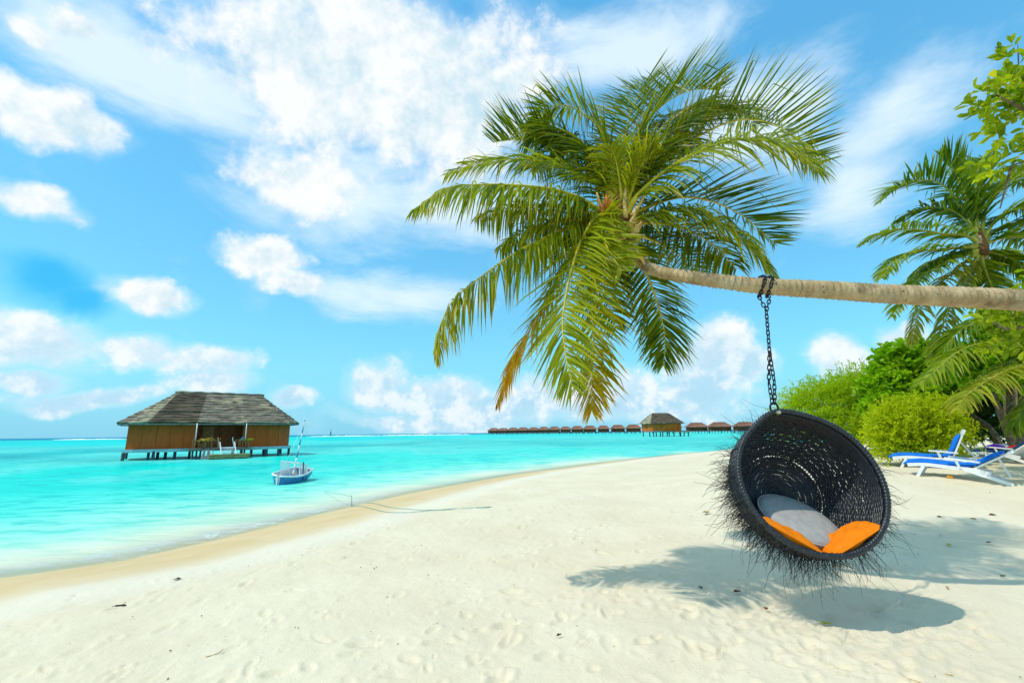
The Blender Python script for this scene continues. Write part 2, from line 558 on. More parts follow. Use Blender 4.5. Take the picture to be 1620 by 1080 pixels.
t = NT('palm_trunk')
co = t.co()
c = t.mix(t.ramp(t.noise(7, 5), .3, .7), (0.40, 0.275, 0.14), (0.62, 0.46, 0.26))
c = t.mix(t.ramp(t.attr('ring'), .45, 1.0), c, (0.17, 0.12, 0.07))
c = t.mix(t.math('MULTIPLY', t.ramp(t.noise(2.4, 4), .56, .66), .6), c, (0.12, 0.085, 0.05))
c = t.mix(t.math('MULTIPLY', t.ramp(t.noise(3.4, 5), .55, .72), .35), c, (0.58, 0.54, 0.42))
c = t.mix(t.ramp(t.noise(22, 5, .7), .60, .68), c, (0.10, 0.07, 0.045))
t.done(t.bsdf(c, .85, .15, 0, t.bump(t.noise(45, 5, .7), .9, .015)))
leafmat('palm_leaf', (0.045, 0.120, 0.005), (0.50, 0.53, 0.015), (0.80, 0.42, 0.008), .52, .33)
leafmat('palm_leaf_far', (0.08, 0.18, 0.006), (0.42, 0.50, 0.014), (0.60, 0.44, 0.07), .48, .4)
leafmat('shrub_leaf', (0.46, 0.54, 0.008), (0.74, 0.80, 0.018), (0.7, 0.6, 0.03), .60, .5)
leafmat('bush_leaf', (0.34, 0.50, 0.010), (0.64, 0.76, 0.018), (0.6, 0.55, 0.03), .60, .5)
leafmat('round_leaf', (0.20, 0.42, 0.010), (0.48, 0.72, 0.018), (0.55, 0.52, 0.03), .56, .4)
leafmat('almond_leaf', (0.15, 0.25, 0.006), (0.60, 0.66, 0.014), (0.7, 0.6, 0.03), .55, .35)
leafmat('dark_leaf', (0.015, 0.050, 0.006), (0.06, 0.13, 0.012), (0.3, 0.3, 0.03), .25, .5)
simple('rachis', (0.60, 0.47, 0.02), .45, .35, .25, 9)
simple('rachis_far', (0.40, 0.38, 0.05), .5, .3, .25, 9)
simple('fibre', (0.16, 0.085, 0.035), .95, .1, .5, 25, .8, 80)
simple('spathe', (0.62, 0.42, 0.13), .6, .3, .35, 12)
simple('inflorescence', (0.60, 0.24, 0.035), .7, .2, .3, 30)
simple('bark', (0.17, 0.125, 0.085), .9, .15, .4, 9, .7, 40)
simple('chain_iron', (0.020, 0.017, 0.020), .5, .5, .5, 40, .3, 90, .75)
t = NT('wicker')
c = t.mix(t.ramp(t.noise(30, 4), .3, .7), (0.006, 0.008, 0.012), (0.020, 0.026, 0.034))
t.done(t.bsdf(c, .40, .5))
simple('twig_black', (0.012, 0.011, 0.012), .7, .25, .5, 30)
simple('seat_grey', (0.40, 0.38, 0.355), .9, .1, .10, 18, .3, 260)
simple('pillow_orange', (0.84, 0.215, 0.006), .85, .12, .06, 8, .25, 240)
simple('white_plastic', (0.80, 0.82, 0.83), .35, .4, .03, 5)
simple('blue_mattress', (0.010, 0.17, 0.66), .8, .15, .12, 6, .2, 60)
simple('navy_mattress', (0.012, 0.05, 0.13), .8, .15, .2, 6)
simple('teal_mattress', (0.02, 0.17, 0.19), .8, .15, .2, 6)
simple('purple_towel', (0.07, 0.015, 0.30), .95, .05, .3, 14, .6, 40)
simple('red_cloth', (0.45, 0.02, 0.03), .95, .05, .2, 14)
t = NT('hut_wall')
co = t.co()
g = t.noise(3.2, 5, .6, t.map(co, (2.2, 2.2, .35)))
c = t.mix(t.ramp(g, .3, .7), (0.46, 0.082, 0.010), (0.57, 0.110, 0.013))
t.done(t.bsdf(c, .7, .25, 0, t.bump(t.noise(14, 3, .5, t.map(co, (3, 3, .4))), .25, .01)))
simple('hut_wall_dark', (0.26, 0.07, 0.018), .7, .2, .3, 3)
simple('hut_wall_far', (0.62, 0.135, 0.016), .75, .2, .25, .6)
simple('hut_row_wall', (0.20, 0.06, 0.028), .8, .15, .25, .3)
t = NT('thatch')
co = t.co()
g = t.noise(1.1, 6, .68, t.map(co, (1, 1, 2.2)))
c = t.mix(t.ramp(g, .32, .66), (0.14, 0.112, 0.082), (0.29, 0.245, 0.185))
c = t.mix(t.ramp(t.noise(.42, 5, .6), .54, .62), c, (0.42, 0.34, 0.21))
c = t.mix(t.math('MULTIPLY', t.ramp(t.math('ADD', t.attr('fresh'), t.math('MULTIPLY', t.math('SUBTRACT', t.noise(1.3, 4), .5), .9)), .4, .6), .85), c, t.mix(t.ramp(g, .35, .65), (0.055, 0.042, 0.030), (0.13, 0.098, 0.066)))
c = t.mix(t.math('MULTIPLY', t.attr('patch'), t.ramp(t.noise(1.6, 4), .25, .6)), c, (0.36, 0.32, 0.215))
t.done(t.bsdf(c, .95, .05, 0, t.bump(t.noise(9, 5, .7), .9, .06)))
simple('thatch_far', (0.165, 0.13, 0.095), .95, .05, .45, .5)
simple('thatch_row', (0.25, 0.125, 0.085), .95, .05, .3, .2)
simple('thatch_pale', (0.46, 0.33, 0.18), .95, .05, .4, .9)
simple('pale_beam', (0.30, 0.52, 0.55), .6, .3, .15, 3)
simple('pile_wood', (0.050, 0.085, 0.105), .8, .2, .4, 4)
simple('deck_wood', (0.20, 0.22, 0.19), .8, .15, .3, 5)
simple('weathered_deck', (0.30, 0.24, 0.11), .85, .1, .3, 4)
simple('white_paint', (0.76, 0.80, 0.80), .5, .3, .06, 5)
simple('warm_wood', (0.34, 0.15, 0.05), .6, .25, .3, 8)
simple('pot', (0.25, 0.12, 0.06), .8, .2, .2, 8)
simple('boat_blue', (0.03, 0.17, 0.42), .35, .5, .15, 4)
simple('boat_white', (0.76, 0.80, 0.80), .35, .5, .05, 4)
simple('boat_inside', (0.55, 0.58, 0.58), .5, .3, .08, 6)
simple('boat_seat', (0.03, 0.26, 0.50), .5, .3, .1, 6)
simple('tan_wood', (0.60, 0.40, 0.24), .6, .3, .2, 9)
simple('dark_line', (0.03, 0.05, 0.10), .6, .3, .2, 9)
simple('rope_green', (0.26, 0.46, 0.38), .8, .2, .25, 30)
simple('surf_white', (0.84, 0.88, 0.90), .9, .1, .05, .05)
simple('leaf_brown', (0.17, 0.065, 0.028), .8, .2, .35, 30)
simple('leaf_dark', (0.05, 0.035, 0.028), .85, .15, .35, 30)
simple('leaf_yellow', (0.52, 0.50, 0.02), .6, .3, .3, 30)
simple('leaf_olive', (0.36, 0.27, 0.05), .75, .2, .3, 30)
simple('straw', (0.56, 0.38, 0.16), .8, .2, .25, 30)
simple('coral_orange', (0.75, 0.33, 0.03), .8, .2, .2, 30)
MATS['glass_brass'] = simple('brass', (0.50, 0.52, 0.30), .35, .5, .2, 20, metal=.6)

# ------------------------------------------------------------------ ground: one sheet, beach and sea bed
ang_f = np.radians(np.arange(-58, 58.001, .19)); ang_c = np.radians(np.arange(58, 302.001, 3.0))[1:-1]
ANG = np.concatenate([ang_f, ang_c])
rr = [0.6]
while rr[-1] < 45:
    rr.append(rr[-1] * 1.0080 + .0)
while rr[-1] < 30000:
    rr.append(rr[-1] * 1.09)
RR = np.array(rr)
A_, R_ = np.meshgrid(ANG, RR)
X = R_ * np.sin(A_); Y = R_ * np.cos(A_)
S = shore(X, Y)
Z = ground_np(X, Y, S)
dryw = sstep(S, 2.6, 4.4)
near = 1 - sstep(R_, 30, 60)
Z += near * dryw * ((fbm(X * .9, Y * .9, 3, 4) - .5) * .07 + (fbm(X * 6, Y * 6, 9, 4) - .5) * .020)
# footprints and scuffs
rs = np.random.default_rng(21)
dents = []
for k in range(36):                                   # walking tracks along the shore and about
    x0, y0 = rs.uniform(-9, 9), rs.uniform(2.2, 17)
    th = rs.normal(R(28), .55) + (math.pi if rs.random() < .5 else 0)
    for i in range(rs.integers(5, 16)):
        th += rs.normal(0, .12)
        x0 += .56 * math.sin(th); y0 += .56 * math.cos(th); sd = .09 * (-1) ** i
        dents.append((x0 + sd * math.cos(th) + rs.normal(0, .03), y0 - sd * math.sin(th) + rs.normal(0, .03), th + rs.normal(0, .25), rs.uniform(.85, 1.15) * .105, rs.uniform(.85, 1.2) * .048, rs.uniform(.008, .024)))
for k in range(1500):                                  # old softened scuffs
    a = rs.uniform(-1, 1); r_ = 1.5 + 16 * rs.random() ** 1.5
    dents.append((r_ * math.sin(a), r_ * math.cos(a), rs.uniform(0, 3.14), rs.uniform(.02, .12), rs.uniform(.012, .05), rs.uniform(.003, .015)))
for k in range(160):                                  # trampled patch in front of and under the swing
    dents.append((rs.normal(2.3, .75), rs.normal(4.0, .5), rs.uniform(0, 3.14), rs.uniform(.04, .12), rs.uniform(.03, .06), rs.uniform(.006, .018)))
flat = Z.ravel(); nA = len(ANG)
for (dx, dy, th, la, lb, dp) in dents:
    r0 = math.hypot(dx, dy); a0 = math.atan2(dx, dy)
    if r0 < .9 or abs(a0) > 1.0 or float(shore(np.array([dx]), np.array([dy]))[0]) < 3.2:
        continue
    w = la * 2.6
    i0, i1 = np.searchsorted(RR, (r0 - w, r0 + w)); j0, j1 = np.searchsorted(ang_f, (a0 - w / r0, a0 + w / r0))
    if i1 <= i0 or j1 <= j0:
        continue
    xs = X[i0:i1, j0:j1] - dx; ys = Y[i0:i1, j0:j1] - dy
    u = (xs * math.sin(th) + ys * math.cos(th)) / la; v = (xs * math.cos(th) - ys * math.sin(th)) / lb
    q = np.sqrt(u * u + v * v)
    Z[i0:i1, j0:j1] += dp * (-np.exp(-(q ** 4)) + .55 * np.exp(-((q - 1.45) / .38) ** 2))
V = np.stack([X.ravel(), Y.ravel(), Z.ravel()], 1)
nR = len(RR)
ii, jj = np.meshgrid(np.arange(nR - 1), np.arange(nA), indexing='ij')
j2 = (jj + 1) % nA
Q = np.stack([ii * nA + jj, (ii + 1) * nA + jj, (ii + 1) * nA + j2, ii * nA + j2], -1).reshape(-1, 4)
# close the small hole under the camera
V = np.vstack([V, [[0, 0, float(Z[0].mean())]]])
beach = np_mesh('beach', V, Q, 'sand', smooth=True, attrs={'shore': ('FLOAT', np.append(S.ravel(), 8.0))})
tag(beach, kind='structure')
import bmesh
bm = bmesh.new(); bm.from_mesh(beach.data); bm.verts.ensure_lookup_table()
ctr = bm.verts[len(bm.verts) - 1]
for j in range(nA):
    f_ = bm.faces.new((ctr, bm.verts[j], bm.verts[(j + 1) % nA])); f_.smooth = True
bm.normal_update(); bm.to_mesh(beach.data); bm.free()

# ------------------------------------------------------------------ the sea
angw = np.concatenate([np.radians(np.arange(-58, 58.001, .4)), np.radians(np.arange(58, 302.001, 3.0))[1:-1]])
rw = [3.0]
while rw[-1] < 40000:
    rw.append(rw[-1] * 1.018)
rw = np.array(rw)
A_, R_ = np.meshgrid(angw, rw); X = R_ * np.sin(A_); Y = R_ * np.cos(A_); S = shore(X, Y); D = np.maximum(-S, 0)
bed = SEA - ground_np(X, Y, S)
lg = np.log(R_)
wig = fbm(X * .016, Y * .016, 31, 4) - .5
wig2 = fbm(A_ * 7 + 3, lg * 3.2, 41, 4) - .5


def lerp(a, b, f):
    return a * (1 - f[..., None]) + np.array(b) * f[..., None]


C = np.zeros(X.shape + (3,)) + np.array((0.80, 0.80, 0.585))
C = lerp(C, (0.34, 0.79, 0.63), sstep(D, .8, 4.5))
C = lerp(C, (0.08, 0.75, 0.61), sstep(D + wig2 * 3, 3.2, 10))
C = lerp(C, (0.0, 0.69, 0.57), sstep(D + wig2 * 8, 8, 17) * (1 - .8 * sstep(A_, -.55, .1)))
C = lerp(C, (0.13, 0.71, 0.61), sstep(R_ + wig2 * 70, 34, 58))
rightward = sstep(A_, -.42, .30)
reef = np.exp(-((lg - math.log(98) + wig2 * 1.1) / .33) ** 2) * (1 - .55 * rightward)
C = lerp(C, (0.0, 0.38, 0.40), np.clip(reef * (.72 + wig2), 0, 1))
C = lerp(C, (0.0, 0.66, 0.61), sstep(R_ + wig2 * 120, 130, 210) * (1 - .65 * rightward))
C = lerp(C, (0.0, 0.21, 0.37), sstep(R_ + wig2 * 60, 560, 820))
patchy = sstep(fbm(A_ * 16 + 5, lg * 5.5, 55, 4), .54, .68)
C = lerp(C, (0.0, 0.55, 0.53), patchy * .55 * sstep(R_, 18, 40) * (1 - .5 * rightward))
V = np.stack([X.ravel(), Y.ravel(), np.full(X.size, SEA)], 1)
nA = len(angw); nR = len(rw)
ii, jj = np.meshgrid(np.arange(nR - 1), np.arange(nA), indexing='ij'); j2 = (jj + 1) % nA
Q = np.stack([ii * nA + jj, (ii + 1) * nA + jj, (ii + 1) * nA + j2, ii * nA + j2], -1).reshape(-1, 4)
keepf = (S.ravel()[Q].min(1) < 1.2)
C4 = np.concatenate([C.reshape(-1, 3), np.ones((X.size, 1))], 1)
sea = np_mesh('sea', V, Q[keepf], 'water', smooth=True, attrs={
    'wcol': ('FLOAT_COLOR', C4), 'depth': ('FLOAT', np.maximum(bed, 0).ravel()), 'shore': ('FLOAT', S.ravel()),
    'foamy': ('FLOAT', (1 - sstep(X, -6.2, -3.0)).ravel())})
tag(sea, kind='structure')


# ------------------------------------------------------------------ palm builder
def frond_arrays(P, nl=78, L=.60, w=.028, droop=.9, fwd=.75, vee=.15, seed=0, bias=(0, 0, 0), dry=0.0, dtip=0.0, start=.14, roll=0.0, tint0=.5):
    r = np.random.default_rng(seed)
    pts = catmull(P, 64); pts = np.array([tuple(p) for p in pts])
    T = np.gradient(pts, axis=0); T /= np.linalg.norm(T, axis=1)[:, None]
    o = pts[-1] - pts[0]; o = o + T[0] * .6; o[2] = 0
    if np.linalg.norm(o) < .05:
        o = np.array((1., 0, 0))
    o /= np.linalg.norm(o); zz = np.array((0, 0, 1.))
    S0 = np.cross(o, zz)
    VV = []; TT = []; DD = []
    prof = np.array([.45, 1.0, .88, .55, .05]); nseg = 5
    for sg in (-1, 1):
        ts = np.linspace(start, .995, nl) + r.normal(0, .003, nl); ts = np.clip(ts, 0, 1)
        rollk = r.normal(0, .10, nl)
        for k, tt in enumerate(ts):
            x = tt * 63; i = min(int(x), 62); u = x - i
            p = pts[i] * (1 - u) + pts[i + 1] * u; Tn = T[i] * (1 - u) + T[i + 1] * u; Tn /= np.linalg.norm(Tn)
            Sd = S0 - Tn * (S0 @ Tn); Sd /= np.linalg.norm(Sd) + 1e-9; Nn = np.cross(Sd, Tn)
            if roll:
                Sd, Nn = Sd * math.cos(roll) + Nn * math.sin(roll), Nn * math.cos(roll) - Sd * math.sin(roll)
            a = (tt - start) / (1 - start)
            ln = L * (.50 + .62 * math.sin(math.pi * min(1, (a + .12) * .86)) ** .8) * (1 - .45 * max(0, a - .75) / .25) * r.uniform(.86, 1.08)
            f = fwd * (.65 + .9 * a ** 2)
            d = f * Tn + sg * Sd + (vee + rollk[k]) * Nn + np.array(bias) + r.normal(0, .11, 3)
            d /= np.linalg.norm(d)
            tw = r.normal(0, .5); dk = droop * r.uniform(.7, 1.35)
            q = p.copy()
            kink = r.integers(1, 4) if r.random() < .14 else 9
            dr0 = dry + dtip * max(0, (a - .25) / .75) ** 1.0 + (.12 if r.random() < .08 else 0)
            tb = tint0 + .05 + r.normal(0, .24)
            for m in range(nseg):
                fr_ = m / (nseg - 1)
                dd = d - zz * (dk * fr_ ** 1.3 * 1.5)
                if m > kink:
                    dd = dd - zz * 1.6
                dd /= np.linalg.norm(dd)
                W = Tn - dd * (Tn @ dd)
                W /= np.linalg.norm(W) + 1e-9; B = np.cross(dd, W)
                W = W * math.cos(tw) + B * math.sin(tw)
                ww = w * prof[m] * .5
                VV.append(q - W * ww); VV.append(q + W * ww)
                e = dr0 + .40 * max(0, fr_ - .72) / .28 * r.uniform(.2, 1)
                DD += [e, e]; TT += [tb, tb]
                if m < nseg - 1:
                    q = q + dd * ln / (nseg - 1)
    VV = np.array(VV); n = len(VV) // (2 * nseg)
    b = np.arange(n)[:, None] * (2 * nseg)
    Q = np.concatenate([np.stack([b[:, 0] + 2 * m, b[:, 0] + 2 * m + 1, b[:, 0] + 2 * m + 3, b[:, 0] + 2 * m + 2], 1) for m in range(nseg - 1)])
    return VV, Q, np.clip(np.array(TT), 0, 1), np.clip(np.array(DD), 0, 1), pts


def add_frond(root, P, leaf='palm_leaf', rach='rachis', rb=.026, label=None, **k):
    if leaf == 'palm_leaf':
        k['nl'] = int(k.get('nl', 78) * 1.4); k['L'] = k.get('L', .6) * 1.18; k['w'] = .0245; k['fwd'] = k.get('fwd', .75) * .82
    else:
        k['nl'] = int(k['nl'] * 1.3); k['L'] = k['L'] * 1.1
    VV, Q, TT, DD, pts = frond_arrays(P, **k)
    fr_ = np_mesh('frond', VV, Q, leaf, root, False, {'tint': ('FLOAT', TT), 'dry': ('FLOAT', DD)})
    if label:
        fr_['label'] = label
    mb = MB(); n = len(pts)
    rad = [rb * (1.55 * math.exp(-i / n * 9) + .78 * (1 - i / n) ** 1.1 + .08) for i in range(n)]
    mb.tube([tuple(p) for p in pts], rad, 6); mb.build('midrib', rach, fr_)
    return fr_


# ------------------------------------------------------------------ the leaning palm
YC = 4.95
CR = at(985, 352, YC)
TRK = [at(990, 372, YC), at(996, 392, YC - .02), at(1012, 414, YC - .05), at(1040, 429, YC - .12), at(1090, 438, YC - .25), at(1150, 446, YC - .38), at(1210, 453, 4.47), at(1300, 458, 4.40),
       at(1400, 465, 4.34), at(1500, 469, 4.30), at(1620, 475, 4.26)]
p9 = TRK[-1]
TRK += [p9 + Vector((.9, -.02, -.10)), p9 + Vector((2.0, .05, -.42)), p9 + Vector((3.2, .2, -1.1)), p9 + Vector((3.9, .35, -2.0)), Vector((p9.x + 4.2, p9.y + .45, gz(p9.x + 4.2, p9.y + .45) - .12))]
palm = thing('leaning_palm', 'coconut palm leaning out over the beach with a long horizontal trunk', 'palm tree', (TRK[-1].x, TRK[-1].y, gz(TRK[-1].x, TRK[-1].y)))
pts = catmull(TRK, 300)
L = [0.0]
for a, b in zip(pts, pts[1:]):
    L.append(L[-1] + (b - a).length)
fine = []; step = .0125; k = 0; d = 0
while d < L[-1]:
    while L[k + 1] < d:
        k += 1
    u = (d - L[k]) / (L[k + 1] - L[k]); fine.append(pts[k].lerp(pts[k + 1], u)); d += step
n = len(fine); tot = L[-1]
VV = []; RG = []; ns = 18
rs = random.Random(3)
ringlen = .045; ph = 0.0; N = None; cur = rs.uniform(.035, .06); pos = 0; amp = rs.uniform(.6, 1.3)
for i, p in enumerate(fine):
    s = i * step
    T = (fine[min(i + 1, n - 1)] - fine[max(0, i - 1)]).normalized()
    if N is None:
        N = T.cross(Vector((0, 1, .1)))
    N = (N - T * N.dot(T)).normalized(); B = T.cross(N)
    rad = .070 + .040 * min(1, s / 2.2) + .018 * max(0, min(1, (s - 2.2) / 2.0)) + .012 * max(0, (s - 4)) * .6
    rad = rad * .82 + .012 * math.exp(-s / .12)
    if s - pos > cur:
        pos = s; cur = rs.uniform(.036, .062); amp = rs.uniform(.6, 1.15)
    saw = (s - pos) / cur
    for q in range(ns):
        a = 2 * math.pi * q / ns
        rj = rad * (1 + .018 * math.sin(3 * a + s * 2.1) + .012 * math.sin(5 * a - s * 5)) + .012 * amp * (saw - .5) * (1 + .4 * math.sin(2 * a + pos * 40))
        VV.append(p + (N * math.cos(a) + B * math.sin(a)) * rj); RG.append(saw ** 3 * amp * .9)
VV = np.array([tuple(v) for v in VV])
ii, jj = np.meshgrid(np.arange(n - 1), np.arange(ns), indexing='ij')
Q = np.stack([ii * ns + jj, (ii + 1) * ns + jj, (ii + 1) * ns + (jj + 1) % ns, ii * ns + (jj + 1) % ns], -1).reshape(-1, 4)
np_mesh('trunk', VV, Q, 'palm_trunk', palm, True, {'ring': ('FLOAT', np.array(RG))})
# crown heart: fibre, leaf bases, spathe, flower stalks
mb = MB(); hp = catmull([at(996, 398, YC), at(991, 380, YC), at(984, 355, YC), at(980, 330, YC), at(980, 312, YC)], 26)
rs = random.Random(5)
mb.tube(hp, [(.060 + .045 * math.sin(i / 25 * 3.0)) * rs.uniform(.9, 1.12) for i in range(26)], 14); mb.build('fibre_sheath', 'fibre', palm)
for (px, py, qx, qy, dy, w) in [(975, 372, 962, 340, -.12, .05), (998, 372, 1022, 345, -.10, .05), (985, 378, 978, 352, -.2, .055), (1002, 385, 1018, 372, -.05, .03), (968, 356, 945, 345, -.08, .03), (992, 366, 1005, 338, -.16, .045)]:
    mb = MB(); a = at(px, py, YC + dy * .5); b = at(qx, qy, YC + dy)
    mb.tube([a, a.lerp(b, .4), b], [w * .9, w * .8, w * .25], 7); mb.build('leaf_base', 'spathe', palm)
mb = MB(); base = at(962, 338, YC - .12)
for k in range(90):
    d = Vector((rs.gauss(-.1, .5), rs.gauss(-.4, .4), rs.gauss(.9, .4))).normalized(); ln = rs.uniform(.08, .20)
    b = base + Vector((rs.gauss(0, .03), rs.gauss(0, .03), rs.gauss(.0, .03)))
    q = b + d * ln
    mb.tube([b, b.lerp(q, .6) + Vector((0, 0, -.006)), q], [.006, .0055, .004], 5)
mb.build('flower_cluster', 'inflorescence', palm)
for (P) in [[(990, 345), (988, 320), (990, 300), (992, 285)], [(962, 350), (950, 325), (944, 305)], [(1000, 342), (1015, 318), (1022, 300)]]:
    mb = MB(); q = catmull([at(a, b, YC - .1) for a, b in P], 10); mb.tube(q, [.028 * (1 - .6 * i / 9) for i in range(10)], 7); mb.build('spathe', 'spathe', palm)
mb = MB(); q = catmull([at(1003, 385, YC - .1), at(1008, 398, YC - .12), at(1020, 418, YC - .16)], 10); mb.tube(q, [.022, .021, .02, .019, .018, .018, .018, .018, .016, .01], 7); mb.build('old_leaf_stalk', 'spathe', palm)


def PF(lst, dz):
    """pixel path with depth offsets spread along the frond"""
    n = len(lst); out = []
    for i, (a, b) in enumerate(lst):
        f = i / (n - 1); out.append(at(a, b, YC + (dz[0] * f + dz[1] * f * f if isinstance(dz, tuple) else dz * f)))
    return out


FR = [
    # pixel path, depth drift, options
    ([(985, 345), (968, 282), (961, 227), (939, 193), (900, 168), (867, 171), (844, 199)], .5, dict(L=.50, droop=.45, vee=.15, tint0=.55, fwd=.6)),
    ([(985, 345), (990, 275), (1010, 210), (1050, 165), (1094, 143), (1139, 143)], .95, dict(L=.68, droop=.05, vee=.6, tint0=.25, bias=(0, 0, .25), roll=-.3)),
    ([(985, 345), (985, 260), (995, 190), (1010, 150), (1030, 125)], 1.2, dict(L=.62, droop=.05, vee=.2, tint0=.2, bias=(0, 0, .35), nl=60)),
    ([(985, 345), (1020, 270), (1060, 215), (1110, 180), (1160, 178), (1200, 200)], 1.25, dict(L=.62, droop=.45, vee=.0, tint0=.12, roll=-.4)),
    ([(985, 345), (1030, 280), (1090, 225), (1170, 190), (1240, 205), (1296, 262)], .75, dict(L=.72, droop=.0, vee=.9, tint0=.25, bias=(.2, .1, .35), nl=74, roll=-.2)),
    ([(985, 350), (1010, 308), (1067, 260), (1133, 229), (1194, 220), (1250, 230), (1296, 272)], -.55, dict(L=.66, droop=.85, vee=.10, tint0=.62, rb=.030, nl=92, roll=-.75, fwd=.55)),
    ([(985, 345), (950, 290), (890, 243), (830, 222), (780, 225)], 1.0, dict(L=.60, droop=.15, vee=.6, tint0=.18, bias=(-.1, 0, .3))),
    ([(985, 345), (950, 300), (915, 262), (870, 250), (840, 265)], 1.3, dict(L=.60, droop=.75, vee=-.2, tint0=.12, nl=66)),
    ([(985, 348), (961, 300), (917, 277), (872, 258), (817, 252), (761, 256), (706, 276)], .35, dict(L=.50, droop=.55, vee=.0, tint0=.6, roll=.35)),
    ([(985, 350), (944, 330), (917, 313), (872, 299), (817, 293), (761, 292), (706, 298), (654, 332)], -.35, dict(L=.58, droop=1.3, vee=-.15, tint0=.55, rb=.028, nl=96, roll=.45, fwd=.45)),
    ([(985, 352), (945, 340), (900, 330), (850, 325), (800, 330), (755, 345)], .5, dict(L=.50, droop=1.4, vee=-.3, tint0=.45, nl=74, fwd=.4)),
    ([(985, 356), (939, 356), (900, 360), (861, 377), (817, 399), (761, 438), (717, 475), (694, 521), (685, 560)], -.15, dict(L=.55, droop=1.7, vee=-.4, tint0=.5, dtip=.12, nl=92, fwd=.45)),
    ([(985, 354), (962, 344), (944, 343), (922, 375), (906, 420), (896, 465), (890, 510), (895, 560), (905, 612)], -.75, dict(L=.58, droop=.30, vee=-.05, tint0=.74, rb=.030, nl=96, fwd=.85)),
    ([(985, 356), (948, 362), (912, 395), (880, 445), (850, 500), (820, 555), (802, 595), (789, 632)], .1, dict(L=.42, droop=.5, vee=-.1, tint0=.6, dtip=.72, fwd=1.25, nl=80)),
    ([(985, 358), (958, 380), (945, 440), (940, 530), (937, 590), (936, 650)], -.30, dict(L=.50, droop=.35, vee=-.1, tint0=.58, dtip=.30, nl=84, fwd=.85)),
    ([(988, 356), (1010, 346), (1039, 338), (1083, 332), (1133, 349), (1183, 388), (1224, 434)], -.15, dict(L=.58, droop=.95, vee=.15, tint0=.45, rb=.028, nl=92, roll=-.55, fwd=.55)),
    ([(988, 352), (1030, 325), (1080, 312), (1130, 320), (1180, 345), (1225, 385)], .7, dict(L=.66, droop=.1, vee=.45, tint0=.2, nl=70, roll=-.3)),
    ([(990, 365), (1006, 395), (1028, 445), (1044, 493), (1052, 532), (1050, 577)], .55, dict(L=.44, droop=.45, vee=-.1, tint0=.25, fwd=1.0, nl=70)),
    ([(990, 362), (1020, 375), (1050, 388), (1085, 410), (1110, 432)], 1.0, dict(L=.45, droop=.35, vee=.0, tint0=.15, nl=46)),
    ([(985, 356), (965, 380), (955, 420), (960, 470), (975, 520)], .65, dict(L=.44, droop=.5, vee=-.1, tint0=.3, nl=60)),
    ([(985, 345), (982, 300), (976, 262), (968, 235)], -.25, dict(L=.34, droop=.9, vee=.3, tint0=.78, nl=34, fwd=1.4, start=.3)),
    ([(985, 345), (1000, 290), (1030, 240), (1060, 225), (1085, 240)], .9, dict(L=.55, droop=.9, vee=-.2, tint0=.15, nl=60)),
    ([(985, 354), (960, 345), (952, 366), (963, 396), (984, 428)], -.65, dict(L=.36, droop=.35, vee=-.05, tint0=.72, nl=56, fwd=.8)),
    ([(985, 352), (935, 345), (885, 350), (835, 365), (790, 392)], .45, dict(L=.52, droop=1.3, vee=-.3, tint0=.4, nl=70, fwd=.5)),
    ([(988, 356), (1035, 352), (1085, 362), (1130, 388), (1165, 425)], .35, dict(L=.52, droop=1.2, vee=-.1, tint0=.35, nl=66, fwd=.6)),
    ([(985, 345), (1000, 300), (1015, 262), (1038, 235)], -.2, dict(L=.36, droop=.6, vee=.3, tint0=.8, nl=40, fwd=1.2, start=.25)),
    ([(985, 345), (1010, 270), (1045, 205), (1085, 172), (1125, 172)], .6, dict(L=.62, droop=.6, vee=.0, tint0=.22, nl=70, roll=-.3)),
    ([(985, 345), (955, 270), (915, 222), (870, 205), (830, 222)], .5, dict(L=.58, droop=.6, vee=.0, tint0=.25, nl=70, roll=.3)),
    ([(985, 345), (965, 285), (930, 235), (895, 225), (870, 240)], .8, dict(L=.55, droop=.9, vee=-.2, tint0=.18, nl=60)),
]
for i, (pp, dz, kw) in enumerate(FR):
    lab = 'frond whose drooping tip has turned orange and brown' if i == 13 else None
    add_frond(palm, PF(pp, dz), seed=100 + i, label=lab, **kw)

# ------------------------------------------------------------------ basket swing
CH_C = at(1281.6, 760, 4.02)
CH_R = .572
nrm = Vector((-.04, -.945, .32)).normalized()
tup = (Vector((0, 0, 1)) - nrm * nrm.z).normalized()
tup = Quaternion(nrm, R(0)) @ tup
bvec = tup.cross(nrm).normalized()          # towards the right seen from the front
if bvec.x < 0:
    bvec = -bvec
DEPTH = .60
th_att = R(101)


def shell(th, q, off=0.0):
    """q 0 at the rim, 1 at the pole behind"""
    a = q * math.pi / 2
    r = CH_R * (math.cos(a) ** .72) * (1 + .05 * math.sin(min(1, q * 2.2) * math.pi))
    dpt = DEPTH * math.sin(a) ** .95
    dth = (th - th_att + math.pi) % (2 * math.pi) - math.pi
    r *= 1 + .075 * math.exp(-(dth / .30) ** 2) * max(0, 1 - q * 2.5)
    r += off
    return CH_C + (bvec * math.cos(th) + tup * math.sin(th)) * r - nrm * (dpt + off * math.sin(a))


def pole_cap():
    vs_ = [shell(2 * math.pi * k / 24, q, .004 * (-1) ** k) for q in (.90, .95, .985) for k in range(24)] + [CH_C - nrm * DEPTH]
    fs_ = [(i * 24 + k, i * 24 + (k + 1) % 24, i * 24 + 24 + (k + 1) % 24, i * 24 + 24 + k) for i in range(2) for k in range(24)]
    return vs_, fs_ + [(48 + k, 48 + (k + 1) % 24, 72) for k in range(24)]


